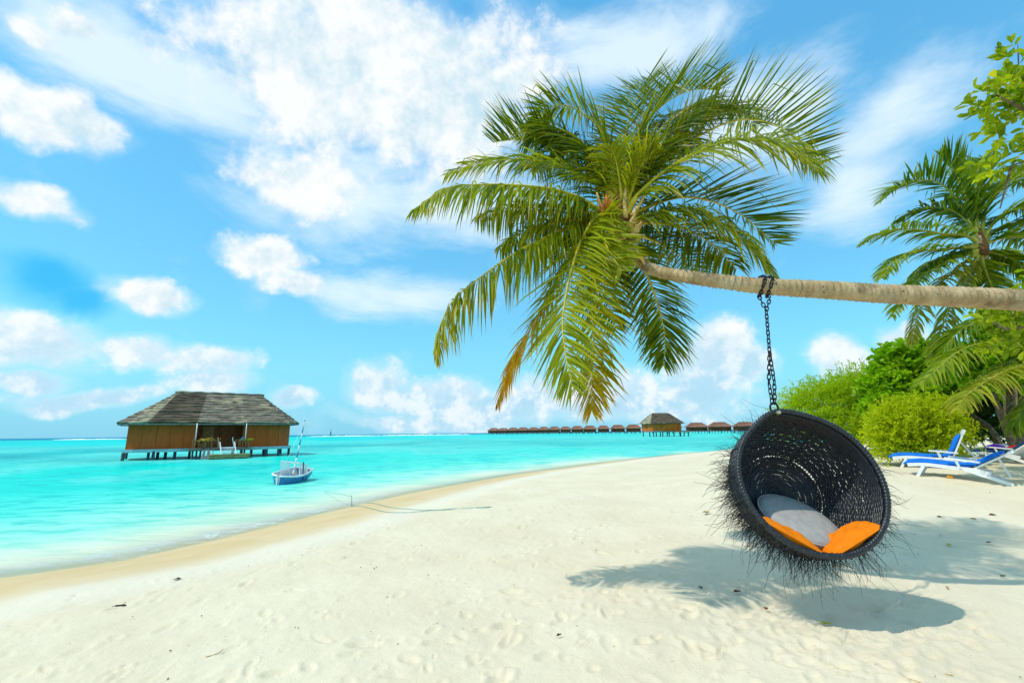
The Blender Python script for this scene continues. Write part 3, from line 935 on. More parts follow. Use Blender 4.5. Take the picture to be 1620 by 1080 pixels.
ATT = shell(th_att, 0, .02)
swing = thing('basket_swing', 'round black wicker basket swing chair hanging from the palm trunk', 'swing chair', (CH_C.x, CH_C.y, gz(CH_C.x, CH_C.y)))
rs = random.Random(17)
mb = MB(); NR = 60; NRIB = 84
for j in range(NR):
    q = .02 + .955 * j / (NR - 1)
    rad = .0100 if q < .40 else rs.uniform(.0086, .0104)
    if q > .3 and rs.random() < .05:
        continue
    npt = 168 if q < .7 else 84
    jit = rs.uniform(-.003, .003)
    gaps = [(rs.uniform(0, 6.28), rs.uniform(.05, .25)) for _ in range(3)] if q > .2 else []
    ring = []
    for k in range(npt):
        th = 2 * math.pi * k / npt
        off = .0065 * math.sin(th * NRIB / 2 + j * math.pi) + jit
        ring.append(shell(th, q + .004 * math.sin(th * 5 + j * 1.7) * min(1, q * 5), off))
    mb.tube(ring, rad, 5, closed=True)
for k in range(NRIB):
    th = 2 * math.pi * (k + .5) / NRIB
    mb.tube([shell(th + .01 * math.sin(q_ * 9 + k), q_ / 22 * .97, 0) for q_ in range(23)], .0050, 5)
mb.add(*pole_cap())
for k in range(8):
    th = 2 * math.pi * (k + .3) / 8
    mb.tube([shell(th, q_ / 22 * .98, .012) for q_ in range(23)], .013, 6)
tag(mb.build('wicker_shell', 'wicker', swing), kind='stuff')
# rolled rim: a core wound with strands
mb = MB(); npt = 520; ring = []; rad = []
for k in range(npt):
    th = 2 * math.pi * k / npt
    ring.append(shell(th, 0.0, .012) + nrm * .012); rad.append(.024 + .003 * math.sin(k * 2 * math.pi / 4) + rs.uniform(-.0015, .0015))
mb.tube(ring, rad, 9, closed=True); mb.build('rim', 'wicker', swing)
# bands of close weave just inside the rim
for (q0, q1, nb) in ((.015, .15, 9),):
    for j in range(nb):
        mb = MB(); q = q0 + (q1 - q0) * j / (nb - 1); ring = []
        for k in range(140):
            th = 2 * math.pi * k / 140
            ring.append(shell(th, q, -.012 + .004 * math.sin(th * NRIB / 2 + j * math.pi)))
        mb.tube(ring, .0095, 6, closed=True); mb.build('woven_band', 'wicker', swing)
# shaggy twigs on the outside
VV = []; FF = []
rn = np.random.default_rng(4)
for k in range(3300):
    th = rn.uniform(0, 2 * math.pi); q = rn.uniform(.03, .75) ** 1.0
    p = shell(th, q, .008); p2 = shell(th, q, .05); out = (p2 - p).normalized()
    d = out * 1.0 + Vector(rn.normal(0, .38, 3)) + Vector((0, 0, -.15))
    if math.sin(th) > .3 and rn.random() < .72:
        continue
    d.normalize(); ln = rn.uniform(.07, .25) * (1.0 if rn.random() < .86 else 1.6)
    if math.sin(th) < -.2:
        ln *= 1.12
    path = [p - out * .015]; cur = d; bend = Vector(rn.normal(0, .48, 3)) + Vector((0, 0, -.40))
    for m in range(3):
        path.append(path[-1] + cur * ln / 3); cur = (cur + bend * .5 + Vector(rn.normal(0, .42, 3))).normalized()
    rr_ = rn.uniform(.0015, .0028)
    side = d.cross(Vector((.3, .5, .81))).normalized(); s2 = d.cross(side)
    o = len(VV)
    for m, q_ in enumerate(path):
        r_ = rr_ * (1 - .55 * m / 3)
        for a in range(3):
            an = 2.094 * a
            VV.append(tuple(q_ + (side * math.cos(an) + s2 * math.sin(an)) * r_))
    for m in range(3):
        for a in range(3):
            FF.append((o + m * 3 + a, o + m * 3 + (a + 1) % 3, o + m * 3 + 3 + (a + 1) % 3, o + m * 3 + 3 + a))
tag(np_mesh('twig_fringe', np.array(VV), np.array(FF), 'twig_black', swing), kind='stuff')
# hanging eye
mb = MB(); ec = ATT + Vector((0, 0, .035))
mb.tube([ec + Vector((math.cos(a) * .035, 0, math.sin(a) * .045)) for a in np.linspace(0, 2 * math.pi, 16, endpoint=False)], .009, 7, closed=True); mb.build('hanging_eye', 'chain_iron', swing)
mb = MB(); mb.tube([ATT - nrm * -.03 - tup * .03, ATT + nrm * .075 - tup * .035], .016, 8); mb.build('bolt_plate', 'brass', swing)


def pillow_mesh(c, ex, ey, ez, hx, hy, hz, n=20, pinch=.55, seed=0):
    """puffed cushion: ex, ey span the face, ez is thickness"""
    r = np.random.default_rng(seed); mb = MB()
    for sgn in (1, -1):
        vs_ = []
        for i in range(n + 1):
            for j in range(n + 1):
                u = -1 + 2 * i / n; v = -1 + 2 * j / n
                e = max(0.0, (1 - u * u)) ** .5 * max(0.0, (1 - v * v)) ** .5
                k = 1 - .10 * (1 - abs(v)) * abs(u) ** 3; kk = 1 - .10 * (1 - abs(u)) * abs(v) ** 3
                wr = .012 * math.sin(7 * u + 3 * v + seed) * e + .006 * math.sin(11 * v - 5 * u) * e
                vs_.append(c + ex * (u * hx * kk) + ey * (v * hy * k) + ez * (sgn * hz * e ** .8 + wr * min(1, e * 3)))
        fs_ = [(i * (n + 1) + j, (i + 1) * (n + 1) + j, (i + 1) * (n + 1) + j + 1, i * (n + 1) + j + 1) for i in range(n) for j in range(n)]
        if sgn < 0:
            fs_ = [f[::-1] for f in fs_]
        mb.add(vs_, fs_, True)
    return mb


# round grey seat pad
pc = CH_C - nrm * .33 - tup * .26 + bvec * -.02
pn = (Vector((.20, -.47, .86))).normalized(); pu = Vector((1, 0, 0)); pu = (pu - pn * pu.dot(pn)).normalized(); pv = pn.cross(pu)
mb = MB(); prof = [(r_ * .72, h_ * .8) for r_, h_ in [(0, .065), (.20, .064), (.34, .058), (.42, .042), (.455, .015), (.46, -.01), (.45, -.04), (.40, -.06), (.25, -.07), (0, -.07)]]
ns = 40; vs_ = []; fs_ = []
for r_, h_ in prof:
    for k in range(ns):
        a = 2 * math.pi * k / ns; vs_.append(pc + (pu * math.cos(a) + pv * math.sin(a)) * max(r_, .001) + pn * h_)
for i in range(len(prof) - 1):
    for k in range(ns):
        fs_.append((i * ns + k, (i + 1) * ns + k, (i + 1) * ns + (k + 1) % ns, i * ns + (k + 1) % ns))
mb.add(vs_, fs_, True)
seat = mb.build('seat_cushion', 'seat_grey', origin=pc)
tag(seat, 'round grey seat cushion lying in the bottom of the black basket swing', 'cushion')
mb = MB(); mb.tube([pc + (pu * math.cos(a) + pv * math.sin(a)) * .330 + pn * .010 for a in np.linspace(0, 2 * math.pi, 48, endpoint=False)], .007, 6, closed=True)
mb.build('piping', 'seat_grey', seat)
# two orange pillows
PILS = []
for i, thp in enumerate((R(238), R(296))):
    rad_in = -(bvec * math.cos(thp) + tup * math.sin(thp)); ex = (bvec * -math.sin(thp) + tup * math.cos(thp)).normalized()
    c_ = shell(thp, .14, -.098)
    ez = (rad_in + nrm * .30).normalized(); ey = ez.cross(ex)
    mb = pillow_mesh(c_, ex, ey, ez, .26, .14, .055, seed=i + 1)
    o = mb.build('pillow', 'pillow_orange', origin=c_)
    tag(o, ('narrow-looking orange pillow along the left front edge of the basket swing', 'plump orange pillow at the right front edge of the basket swing')[i], 'pillow', 'orange pillows in the basket swing')
    mb = MB(); loop = []
    for u, v in [(math.cos(a), math.sin(a)) for a in np.linspace(0, 2 * math.pi, 72, endpoint=False)]:
        m_ = max(abs(u), abs(v)); u /= m_; v /= m_
        k = 1 - .10 * (1 - abs(v)) * abs(u) ** 3; kk = 1 - .10 * (1 - abs(u)) * abs(v) ** 3
        loop.append(c_ + ex * (u * .26 * kk) + ey * (v * .14 * k))
    mb.tube(loop, .005, 5, closed=True); mb.build('seam', 'pillow_orange', o)

# ------------------------------------------------------------------ chain
chain = thing('chain', 'dark iron chain looped round the palm trunk holding the basket swing', 'chain', ATT)
BASE[chain.name] = Vector(ATT)
LP, LR, LH = .047, .0052, .0145           # pitch, wire radius, half width
mb = MB(); lp = []
for k in range(16):
    a = 2 * math.pi * k / 16
    z_ = math.sin(a) * LH; lp.append(Vector((math.cos(a) * LH, 0, z_ + (.015 if z_ > 1e-6 else (-.015 if z_ < -1e-6 else 0)))))
mb.tube(lp, LR, 6, closed=True)
lme = bpy.data.meshes.new('link'); lme.from_pydata([tuple(v) for v in mb.v], [], mb.f); lme.polygons.foreach_set('use_smooth', mb.sm); lme.materials.append(MATS['chain_iron'])


def chain_run(pts_, pitch=.046):
    Ls = [0]
    for a, b in zip(pts_, pts_[1:]):
        Ls.append(Ls[-1] + (Vector(b) - Vector(a)).length)
    nlk = max(1, round(Ls[-1] / pitch))
    for i in range(nlk):
        s_ = (i + .5) / nlk * Ls[-1]; k_ = max(j for j in range(len(Ls) - 1) if Ls[j] <= s_)
        a, b = Vector(pts_[k_]), Vector(pts_[k_ + 1]); p = a.lerp(b, (s_ - Ls[k_]) / (Ls[k_ + 1] - Ls[k_])); T = (b - a).normalized()
        q = T.to_track_quat('Z', 'Y') @ Quaternion((0, 0, 1), R(45 + 90 * (i % 2)))
        o = bpy.data.objects.new('link', lme); COL.objects.link(o); o.parent = chain
        o.location = p - Vector(ATT); o.rotation_mode = 'QUATERNION'; o.rotation_quaternion = q


tc_ = min(fine, key=lambda p: abs(project(p)[0] - 1210))
i_ = fine.index(tc_); tT = (fine[i_ + 1] - fine[i_ - 1]).normalized()
trad = .103
tb = tT.cross(Vector((0, 0, 1))).normalized(); tz = tb.cross(tT)
for off in (-.035, .035):
    loop = [tc_ + tT * (off + .01 * math.sin(a * 2)) + (tb * math.cos(a) + tz * math.sin(a)) * trad for a in np.linspace(0, 2 * math.pi, 25)]
    chain_run(loop, .040)
zb = tc_.z - trad
topJ = Vector((ATT.x, ATT.y, zb - .17)).lerp(Vector((tc_.x, tc_.y, zb - .17)), .75)
chain_run([tc_ + tT * -.05 - tz * trad, topJ]); chain_run([tc_ + tT * .06 - tz * trad, topJ])
eye = ATT + Vector((0, 0, .07)); mid = topJ.lerp(eye, .46)
chain_run([topJ, mid])
chain_run([mid, mid.lerp(eye, .6) + Vector((-.028, 0, 0)), eye + Vector((-.012, 0, 0))]); chain_run([mid, mid.lerp(eye, .6) + Vector((.028, .01, 0)), eye + Vector((.012, 0, 0))])


# ------------------------------------------------------------------ sun loungers
def lounger(name_label, foot, head, mat_, back_deg, arm=True, extra=None, scale=1.0):
    """foot, head: points on the sand; local x runs foot -> head"""
    foot, head = Vector(foot), Vector(head); root = thing('sun_lounger', name_label, 'sun lounger', foot, 'sun loungers on the sand by the bushes')
    ex = (head - foot); Lh = ex.length; ex.normalize(); ey = Vector((-ex.y, ex.x, 0)).normalized(); ez = Vector((0, 0, 1))
    W = .34; SH_ = .26
    P = lambda x, y, z: foot + ex * x + ey * y + ez * z
    hx = Lh * .66
    for sy in (-1, 1):
        mb = MB()
        q = catmull([P(.02, sy * W, SH_ - .02), P(.35, sy * W, SH_ + .015), P(.8, sy * W, SH_ - .01), P(hx, sy * W, SH_ - .02), P(Lh * .82, sy * W, SH_ - .08)], 14)
        for a, b in zip(q, q[1:]):
            mb.bar(a, b + (b - a) * .05, .045, .075)
        mb.build('side_rail', 'white_plastic', root)
        mb = MB(); mb.bar(P(.30, sy * W, SH_ - .02), P(.16, sy * W, -.02), .05, .06, ex); mb.build('leg', 'white_plastic', root)
        mb = MB(); mb.bar(P(hx * .9, sy * W, SH_ - .03), P(Lh * 1.0, sy * W, -.02), .05, .07, ex); mb.build('leg', 'white_plastic', root)
        if arm:
            mb = MB(); mb.bar(P(hx - .42, sy * (W + .05), SH_ + .20), P(hx + .14, sy * (W + .05), SH_ + .15), .06, .035)
            mb.build('armrest', 'white_plastic', root)
            mb = MB(); mb.bar(P(hx - .25, sy * (W + .05), SH_ + .19), P(hx - .20, sy * (W + .03), SH_ - .02), .045, .04); mb.build('armrest_post', 'white_plastic', root)
    mb = MB()
    for k in range(9):
        x = .06 + k * (hx - .12) / 8; mb.box(P(x, 0, SH_ - .005), (.10, W * 2 - .05, .02), (ex, ey, ez))
    mb.build('slats', 'white_plastic', root)
    ca, sa = math.cos(R(back_deg)), math.sin(R(back_deg)); bx = ex * ca + ez * sa; bn = ez * ca - ex * sa; o0 = P(hx, 0, SH_ + .01); BL = .78
    mb = MB(); mb.box(o0 + bx * BL * .5 - bn * .02, (BL, W * 2 + .02, .035), (bx, ey, bn)); mb.box(o0 + bx * (BL - .03) - bn * .02, (.12, W * 2 + .06, .05), (bx, ey, bn)); mb.build('backrest', 'white_plastic', root)
    mb = MB(); mb.bar(o0 + bx * BL * .62 - bn * .04, P(hx + .55, 0, .12), .04, .04); mb.build('backrest_prop', 'white_plastic', root)
    # mattress: rounded pad along seat, then up the back
    prof_ = []; th_ = .075
    path = [P(-.06, 0, SH_ - .03), P(.04, 0, SH_ + .02)] + [P(x, 0, SH_ + .035 + .012 * math.sin(x * 5)) for x in np.linspace(.2, hx - .12, 8)] + [o0 + bx * b_ + bn * .02 for b_ in (.10, .3, .5, .66)]
    n_ = len(path); vs_ = []; sec = [(-.31, 0), (-.30, .6), (-.24, 1), (0, 1.08), (.24, 1), (.30, .6), (.31, 0), (.30, -.1), (-.30, -.1)]
    for i, p in enumerate(path):
        Tn = (path[min(n_ - 1, i + 1)] - path[max(0, i - 1)]).normalized(); Nn = ey.cross(Tn) * -1
        if Nn.z < 0:
            Nn = -Nn
        kx = .88 if i in (0, n_ - 1) else 1; kh = .5 if i in (0, n_ - 1) else 1
        vs_ += [p + ey * (a * kx) + Nn * (b * th_ * kh) for a, b in sec]
    m_ = len(sec)
    fs_ = [(i * m_ + k, i * m_ + (k + 1) % m_, (i + 1) * m_ + (k + 1) % m_, (i + 1) * m_ + k) for i in range(n_ - 1) for k in range(m_)]
    fs_ += [tuple(range(m_))[::-1], tuple((n_ - 1) * m_ + k for k in range(m_))]
    mb = MB(); mb.add(vs_, fs_, True); mb.build('mattress', mat_, root)
    return root, P


def gpt(px, Y):
    d = at(px, 700, Y); return Vector((d.x, d.y, gz(d.x, d.y)))


lounger('white sun lounger with bright blue mattress nearest in front of the bush', gpt(1432, 11.5), gpt(1590, 10.25), 'blue_mattress', 33)
lounger('white sun lounger with upright blue back standing behind the nearest lounger', gpt(1408, 13.2), gpt(1552, 12.0), 'blue_mattress', 66)
_, P3 = lounger('white sun lounger with dark navy mattress and a purple towel on it', gpt(1535, 14.6), gpt(1640, 13.2), 'navy_mattress', 36)
lounger('sun lounger with teal mattress farthest back at the right edge', gpt(1550, 16.4), gpt(1640, 15.2), 'teal_mattress', 50)


def lump(c, rx, ry, rz, seed, n=18, m=10, rough=.25):
    r = random.Random(seed); ph_ = [r.uniform(0, 6) for _ in range(6)]; mb = MB(); vs_ = []
    for i in range(m + 1):
        f_ = math.pi * i / m
        for k in range(n):
            a = 2 * math.pi * k / n
            g_ = 1 + rough * (math.sin(3 * a + ph_[0] + 2 * f_) * .5 + math.sin(5 * a + ph_[1] - 3 * f_) * .35 + math.sin(7 * f_ + ph_[2]) * .3)
            vs_.append(Vector(c) + Vector((rx * math.sin(f_) * math.cos(a) * g_, ry * math.sin(f_) * math.sin(a) * g_, rz * math.cos(f_) * (g_ if math.cos(f_) > 0 else .7))))
    return mb.add(vs_, [(i * n + k, (i + 1) * n + k, (i + 1) * n + (k + 1) % n, i * n + (k + 1) % n) for i in range(m) for k in range(n)], True)


c_ = P3(.55, 0, .42); tag(lump(c_, .24, .2, .10, 3).build('towel', 'purple_towel', origin=c_), 'crumpled purple towel heaped on the navy sun lounger', 'towel')
c_ = P3(1.02, 0.05, .42); tag(lump(c_, .16, .20, .08, 5).build('cloth', 'red_cloth', origin=c_), 'small red cloth beside the purple towel on the lounger', 'cloth')
c_ = on_ground(1503, 757, .03); tag(lump(c_, .06, .05, .045, 8, rough=.4).build('coral_piece', 'coral_orange', origin=c_), 'small bright orange bit lying on the sand under the lounger', 'debris')


# ------------------------------------------------------------------ shrubs and trees
def leaf_cloud(lobes, ntw, per, tl, ll, lw, seed, up=.35, spread=.7, inner=.45, jitter=.5, hexleaf=False):
    """lobes: (centre, rx, ry, rz). sprays of leaves pointing outwards"""
    r = np.random.default_rng(seed)
    C_ = np.array([tuple(l_[0]) for l_ in lobes]); RA = np.array([l_[1:4] for l_ in lobes])
    wgt = RA.prod(1) ** (2 / 3); idx = r.choice(len(lobes), ntw, p=wgt / wgt.sum())
    d = r.normal(0, 1, (ntw, 3)); d /= np.linalg.norm(d, axis=1)[:, None]; d[:, 2] = np.where(d[:, 2] < -.55, -d[:, 2], d[:, 2])
    fr_ = inner + (1 - inner) * r.random(ntw) ** .6
    bumpy = 1 + .22 * np.sin(d[:, 0] * 6 + idx) * np.cos(d[:, 1] * 7 + idx * 2) + r.normal(0, .06, ntw)
    p0 = C_[idx] + d * RA[idx] * (fr_ * bumpy)[:, None]
    td = d + r.normal(0, jitter, (ntw, 3)); td[:, 2] += up; td /= np.linalg.norm(td, axis=1)[:, None]
    tln = tl * r.uniform(.5, 1.4, ntw)
    s = (np.arange(per) + .5) / per
    P_ = p0[:, None, :] + td[:, None, :] * (tln[:, None] * s[None, :])[..., None]
    P_[..., 2] -= .25 * tl * (s ** 2)[None, :]
    ld = td[:, None, :] * .7 + r.normal(0, spread, (ntw, per, 3)); ld[..., 2] -= .05; ld /= np.linalg.norm(ld, axis=2)[..., None]
    sd = np.cross(ld, r.normal(0, 1, (ntw, per, 3)) + np.array((0, 0, 1.6))); sd /= np.linalg.norm(sd, axis=2)[..., None] + 1e-9
    nn = np.cross(sd, ld)
    ln = ll * r.uniform(.65, 1.25, (ntw, per, 1)); wd = lw * r.uniform(.7, 1.2, (ntw, per, 1))
    if hexleaf:
        pr = [(0, 0, 0), (.35, -.7, .05), (.72, -1, .02), (1.0, -.25, -.10), (1.0, .25, -.10), (.72, 1, .02), (.35, .7, .05)]
        vs_ = np.stack([P_ + ld * ln * a + sd * wd * .5 * b + nn * ln * (c_ if b else c_ - .06) for a, b, c_ in pr], 2)
        k = 7; n = ntw * per; b_ = np.arange(n)[:, None] * k
        Qs = b_ + np.array([[0, 1, 2, 3]]); Q2 = b_ + np.array([[0, 3, 4, 4]]); Q3 = b_ + np.array([[0, 4, 5, 6]])
        Tq = np.concatenate([b_ + np.array([q]) for q in ((0, 1, 2), (0, 2, 3), (0, 3, 4), (0, 4, 5), (0, 5, 6))])
    else:
        vs_ = np.stack([P_, P_ + ld * ln * .5 - sd * wd * .5 + nn * ln * .06, P_ + ld * ln - nn * ln * .05, P_ + ld * ln * .5 + sd * wd * .5 + nn * ln * .06], 2)
        k = 4; n = ntw * per; b_ = np.arange(n)[:, None] * k
        Tq = np.concatenate([b_ + np.array([[0, 1, 2]]), b_ + np.array([[0, 2, 3]])])
    tint = np.repeat(np.clip(np.repeat(r.normal(.5, .16, ntw), per) + r.normal(0, .18, n), 0, 1), k)
    dry_ = np.repeat(np.where(r.random(n) < .03, r.uniform(.1, .5, n), 0), k)
    return vs_.reshape(-1, 3), Tq, tint, dry_


def plant(name, label, cat, base, lobes, mat_, stems, part='crown', group=None, bark='bark', stem_name='trunk', **k):
    root = thing(name, label, cat, base, group)
    V_, T_, ti, dr = leaf_cloud(lobes, **k)
    np_mesh(part, V_, T_, mat_, root, False, {'tint': ('FLOAT', ti), 'dry': ('FLOAT', dr)})
    for st, r0, r1 in stems:
        mb = MB(); q = catmull(st, 16); mb.tube(q, [r0 + (r1 - r0) * i / 15 for i in range(16)], 8); mb.build(stem_name, bark, root)
    return root


def stems_to(base, targets, r0=.04, r1=.012):
    out = []
    for t_ in targets:
        t_ = Vector(t_); m_ = base.lerp(t_, .45) + Vector((random.uniform(-.2, .2), random.uniform(-.1, .1), .12))
        out.append(([base + Vector((random.uniform(-.12, .12), random.uniform(-.1, .1), -.1)), m_, t_], r0, r1))
    return out


def lobe(px, py, Y, rx, ry, rz):
    return (at(px, py, Y), rx, ry, rz)


# front bush by the loungers
b = gpt(1455, 13.6)
lb = [lobe(1450, 690, 13.6, 1.08, .7, .63), lobe(1415, 690, 13.7, .63, .5, .5), lobe(1492, 690, 13.6, .60, .5, .55), lobe(1460, 660, 13.7, .8, .5, .42), lobe(1435, 718, 13.4, .7, .45, .28), lobe(1480, 718, 13.4, .6, .4, .28), lobe(1410, 665, 13.9, .45, .4, .35)]
plant('bush', 'rounded yellow-green bush right behind the blue lounger', 'bush', b, lb, 'shrub_leaf', stems_to(b, [l_[0] for l_ in lb[:5]]), part='foliage', group='bushes along the beach', stem_name='stem', ntw=2300, per=14, tl=.46, ll=.095, lw=.045, seed=1, up=.5, jitter=.7)
# feathery bush behind the swing
b = gpt(1330, 19.5)
lb = [lobe(1300, 640, 19.5, 1.3, 1, .7), lobe(1345, 640, 19.8, 1.3, 1, .85), lobe(1270, 655, 19, .8, .8, .45), lobe(1370, 665, 19.2, 1.0, .8, .7), lobe(1330, 680, 18.6, 1.4, .8, .5), lobe(1375, 610, 20.2, .8, .8, .55), lobe(1340, 610, 20, .5, .6, .35), lobe(1385, 690, 18.5, .8, .6, .35), lobe(1270, 690, 18.9, 1.0, .6, .4)]
plant('bush', 'wide feathery light-green bush directly behind the basket swing', 'bush', b, lb, 'bush_leaf', stems_to(b, [l_[0] for l_ in lb]), part='foliage', group='bushes along the beach', stem_name='stem', ntw=2400, per=15, tl=.75, ll=.13, lw=.045, seed=2, up=.6, jitter=.7)
# round-leaved tree
b = gpt(1435, 17.5)
lb = [lobe(1435, 590, 17.5, 1.0, .9, .95), lobe(1405, 610, 17.4, .65, .7, .7), lobe(1470, 570, 17.8, .8, .8, .7), lobe(1440, 640, 17.1, 1.2, .8, .6), lobe(1490, 620, 17.3, 1.0, .8, .9), lobe(1400, 650, 17.0, .6, .6, .5)]
plant('round_leaved_tree', 'dense bright-green tree with rounded leaves between the bushes and the rear palm', 'tree', b, lb, 'round_leaf', stems_to(b, [l_[0] for l_ in lb[:4]], .09, .03), group='trees behind the beach', ntw=1500, per=9, tl=.34, ll=.20, lw=.15, seed=3, hexleaf=True)
# dark thicket tree with leaning trunk
b = gpt(1590, 17.0)
lb = [lobe(1560, 640, 18, 1.3, 1, .9), lobe(1610, 640, 18.5, 1.4, 1, 1.0), lobe(1530, 675, 18.2, .9, .8, .6), lobe(1590, 600, 18.6, 1.4, 1, .9), lobe(1660, 620, 18, 1.5, 1, 1.2), lobe(1540, 610, 18.6, 1.1, .9, .8), lobe(1660, 680, 18, 1.2, .8, .7)]
st = [([gpt(1583, 16.6) - Vector((0, 0, .1)), at(1575, 690, 16.6), at(1560, 672, 16.8), at(1535, 655, 17.2), at(1515, 640, 17.8)], .11, .05),
      ([gpt(1600, 17.2) - Vector((0, 0, .1)), at(1602, 680, 17.2), at(1610, 640, 17.8), at(1620, 600, 18.2)], .12, .06),
      ([gpt(1620, 17.6) - Vector((0, 0, .1)), at(1640, 670, 17.8), at(1660, 620, 18)], .10, .05)]
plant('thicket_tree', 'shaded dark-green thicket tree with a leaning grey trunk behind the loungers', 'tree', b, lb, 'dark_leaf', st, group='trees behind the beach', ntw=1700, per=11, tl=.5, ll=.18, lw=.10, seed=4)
# low dark bush closing the back
b = gpt(1405, 22)
lb = [lobe(1400, 690, 22, 1.6, 1, .5), lobe(1450, 670, 22, 2, 1, .9), lobe(1520, 680, 22, 2, 1, .9), lobe(1600, 670, 23, 2.5, 1, 1.3), lobe(1680, 660, 23, 2.5, 1, 1.6)]
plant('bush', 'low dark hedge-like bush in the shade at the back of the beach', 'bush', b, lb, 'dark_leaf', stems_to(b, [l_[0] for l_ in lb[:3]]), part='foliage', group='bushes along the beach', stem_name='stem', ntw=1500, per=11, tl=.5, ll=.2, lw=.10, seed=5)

b = gpt(1612, 14.2)
lb = [lobe(1595, 540, 14.0, .75, .6, .55), lobe(1560, 575, 14.2, .6, .5, .5), lobe(1610, 500, 14.2, .7, .6, .6), lobe(1595, 600, 14.0, .8, .6, .55), lobe(1650, 540, 14.2, 1.0, .7, 1.0), lobe(1520, 590, 14.6, .6, .5, .5)]
plant('background_tree', 'mid-green leafy tree filling the gap behind the palm trunks at the right', 'tree', b, lb, 'round_leaf', stems_to(b, [l_[0] for l_ in lb[:4]], .12, .04), group='trees behind the beach', ntw=1400, per=9, tl=.34, ll=.17, lw=.12, seed=9, hexleaf=True)

# rear palm
YP = 14.0
pc2 = at(1552, 402, YP)


def PP(lst, dz, Y0):
    n = len(lst); return [at(a, b, Y0 + dz * i / (n - 1)) for i, (a, b) in enumerate(lst)]


gb = gpt(1602, 15.6)
palm2 = thing('rear_palm', 'upright palm with windswept crown standing behind the horizontal trunk', 'palm tree', gb, 'palms behind the beach')
mb = MB(); q = catmull([gb - Vector((0, 0, .2)), at(1594, 600, 15.4), at(1580, 500, 15.0), at(1562, 430, 14.4), at(1551, 395, YP), at(1548, 375, YP)], 60)
mb.tube(q, [(.19 - .07 * i / 59) * (1 + .05 * math.sin(i * 2.1)) for i in range(60)], 12); mb.build('trunk', 'palm_trunk', palm2)
mb = MB(); q = catmull([at(1553, 405, YP), at(1551, 390, YP), at(1548, 362, YP)], 14); mb.tube(q, [.12, .15, .17, .19, .2, .2, .2, .19, .17, .15, .13, .11, .09, .06], 12); mb.build('fibre_sheath', 'fibre', palm2)
FR2 = [
    ([(1550, 385), (1530, 340), (1500, 300), (1470, 285), (1430, 292), (1398, 315)], .4, dict(L=1.0, droop=.25, vee=.35, tint0=.15)),
    ([(1550, 382), (1535, 330), (1520, 290), (1505, 262), (1492, 248)], .2, dict(L=1.0, droop=.05, vee=.3, tint0=.2, bias=(-.1, 0, .4))),
    ([(1550, 385), (1525, 372), (1490, 370), (1440, 362), (1400, 368), (1366, 385)], -.3, dict(L=.75, droop=.7, vee=.25, tint0=.35)),
    ([(1550, 390), (1520, 392), (1480, 395), (1440, 400), (1410, 418), (1395, 440)], -.6, dict(L=.7, droop=.7, vee=.2, tint0=.5)),
    ([(1550, 395), (1520, 405), (1490, 418), (1455, 440), (1430, 470), (1412, 500)], -.4, dict(L=.7, droop=.8, vee=.1, tint0=.55)),
    ([(1550, 385), (1560, 330), (1575, 300), (1600, 285), (1630, 290)], .3, dict(L=.9, droop=.3, vee=.3, tint0=.2)),
    ([(1550, 385), (1575, 350), (1600, 335), (1630, 330), (1670, 350)], -.4, dict(L=.85, droop=.5, vee=.25, tint0=.35)),
    ([(1550, 390), (1580, 378), (1610, 375), (1650, 385), (1690, 420)], .2, dict(L=.8, droop=.7, vee=.2, tint0=.4)),
    ([(1550, 395), (1580, 402), (1610, 415), (1640, 450)], -.3, dict(L=.75, droop=.8, vee=.1, tint0=.5)),
    ([(1550, 395), (1535, 430), (1510, 470), (1490, 520), (1470, 565)], .3, dict(L=.7, droop=.8, vee=0, tint0=.5, dry=.2)),
    ([(1550, 398), (1560, 430), (1575, 470), (1585, 520)], .2, dict(L=.7, droop=.7, vee=0, tint0=.4)),
    ([(1550, 385), (1530, 350), (1500, 330), (1460, 330), (1425, 345)], .6, dict(L=.9, droop=.5, vee=.1, tint0=.15)),
    ([(1550, 385), (1545, 330), (1545, 290), (1550, 265), (1565, 250)], .5, dict(L=.95, droop=.1, vee=.3, tint0=.15, bias=(0, 0, .3))),
    ([(1550, 388), (1575, 365), (1605, 355), (1640, 365), (1670, 390)], .7, dict(L=.9, droop=.6, vee=.1, tint0=.2)),
    ([(1550, 392), (1520, 398), (1485, 408), (1455, 425), (1435, 450)], .6, dict(L=.8, droop=.9, vee=-.1, tint0=.3)),
    ([(1550, 395), (1515, 425), (1475, 460), (1452, 500), (1440, 545)], .1, dict(L=.65, droop=.9, vee=0, tint0=.6, dry=.25)),
]
for i, (pp, dz, kw) in enumerate(FR2):
    kw = dict(kw); kw.setdefault('nl', 54)
    add_frond(palm2, PP(pp, dz, YP), 'palm_leaf_far', 'rachis_far', rb=.05, w=.07, seed=300 + i, **kw)
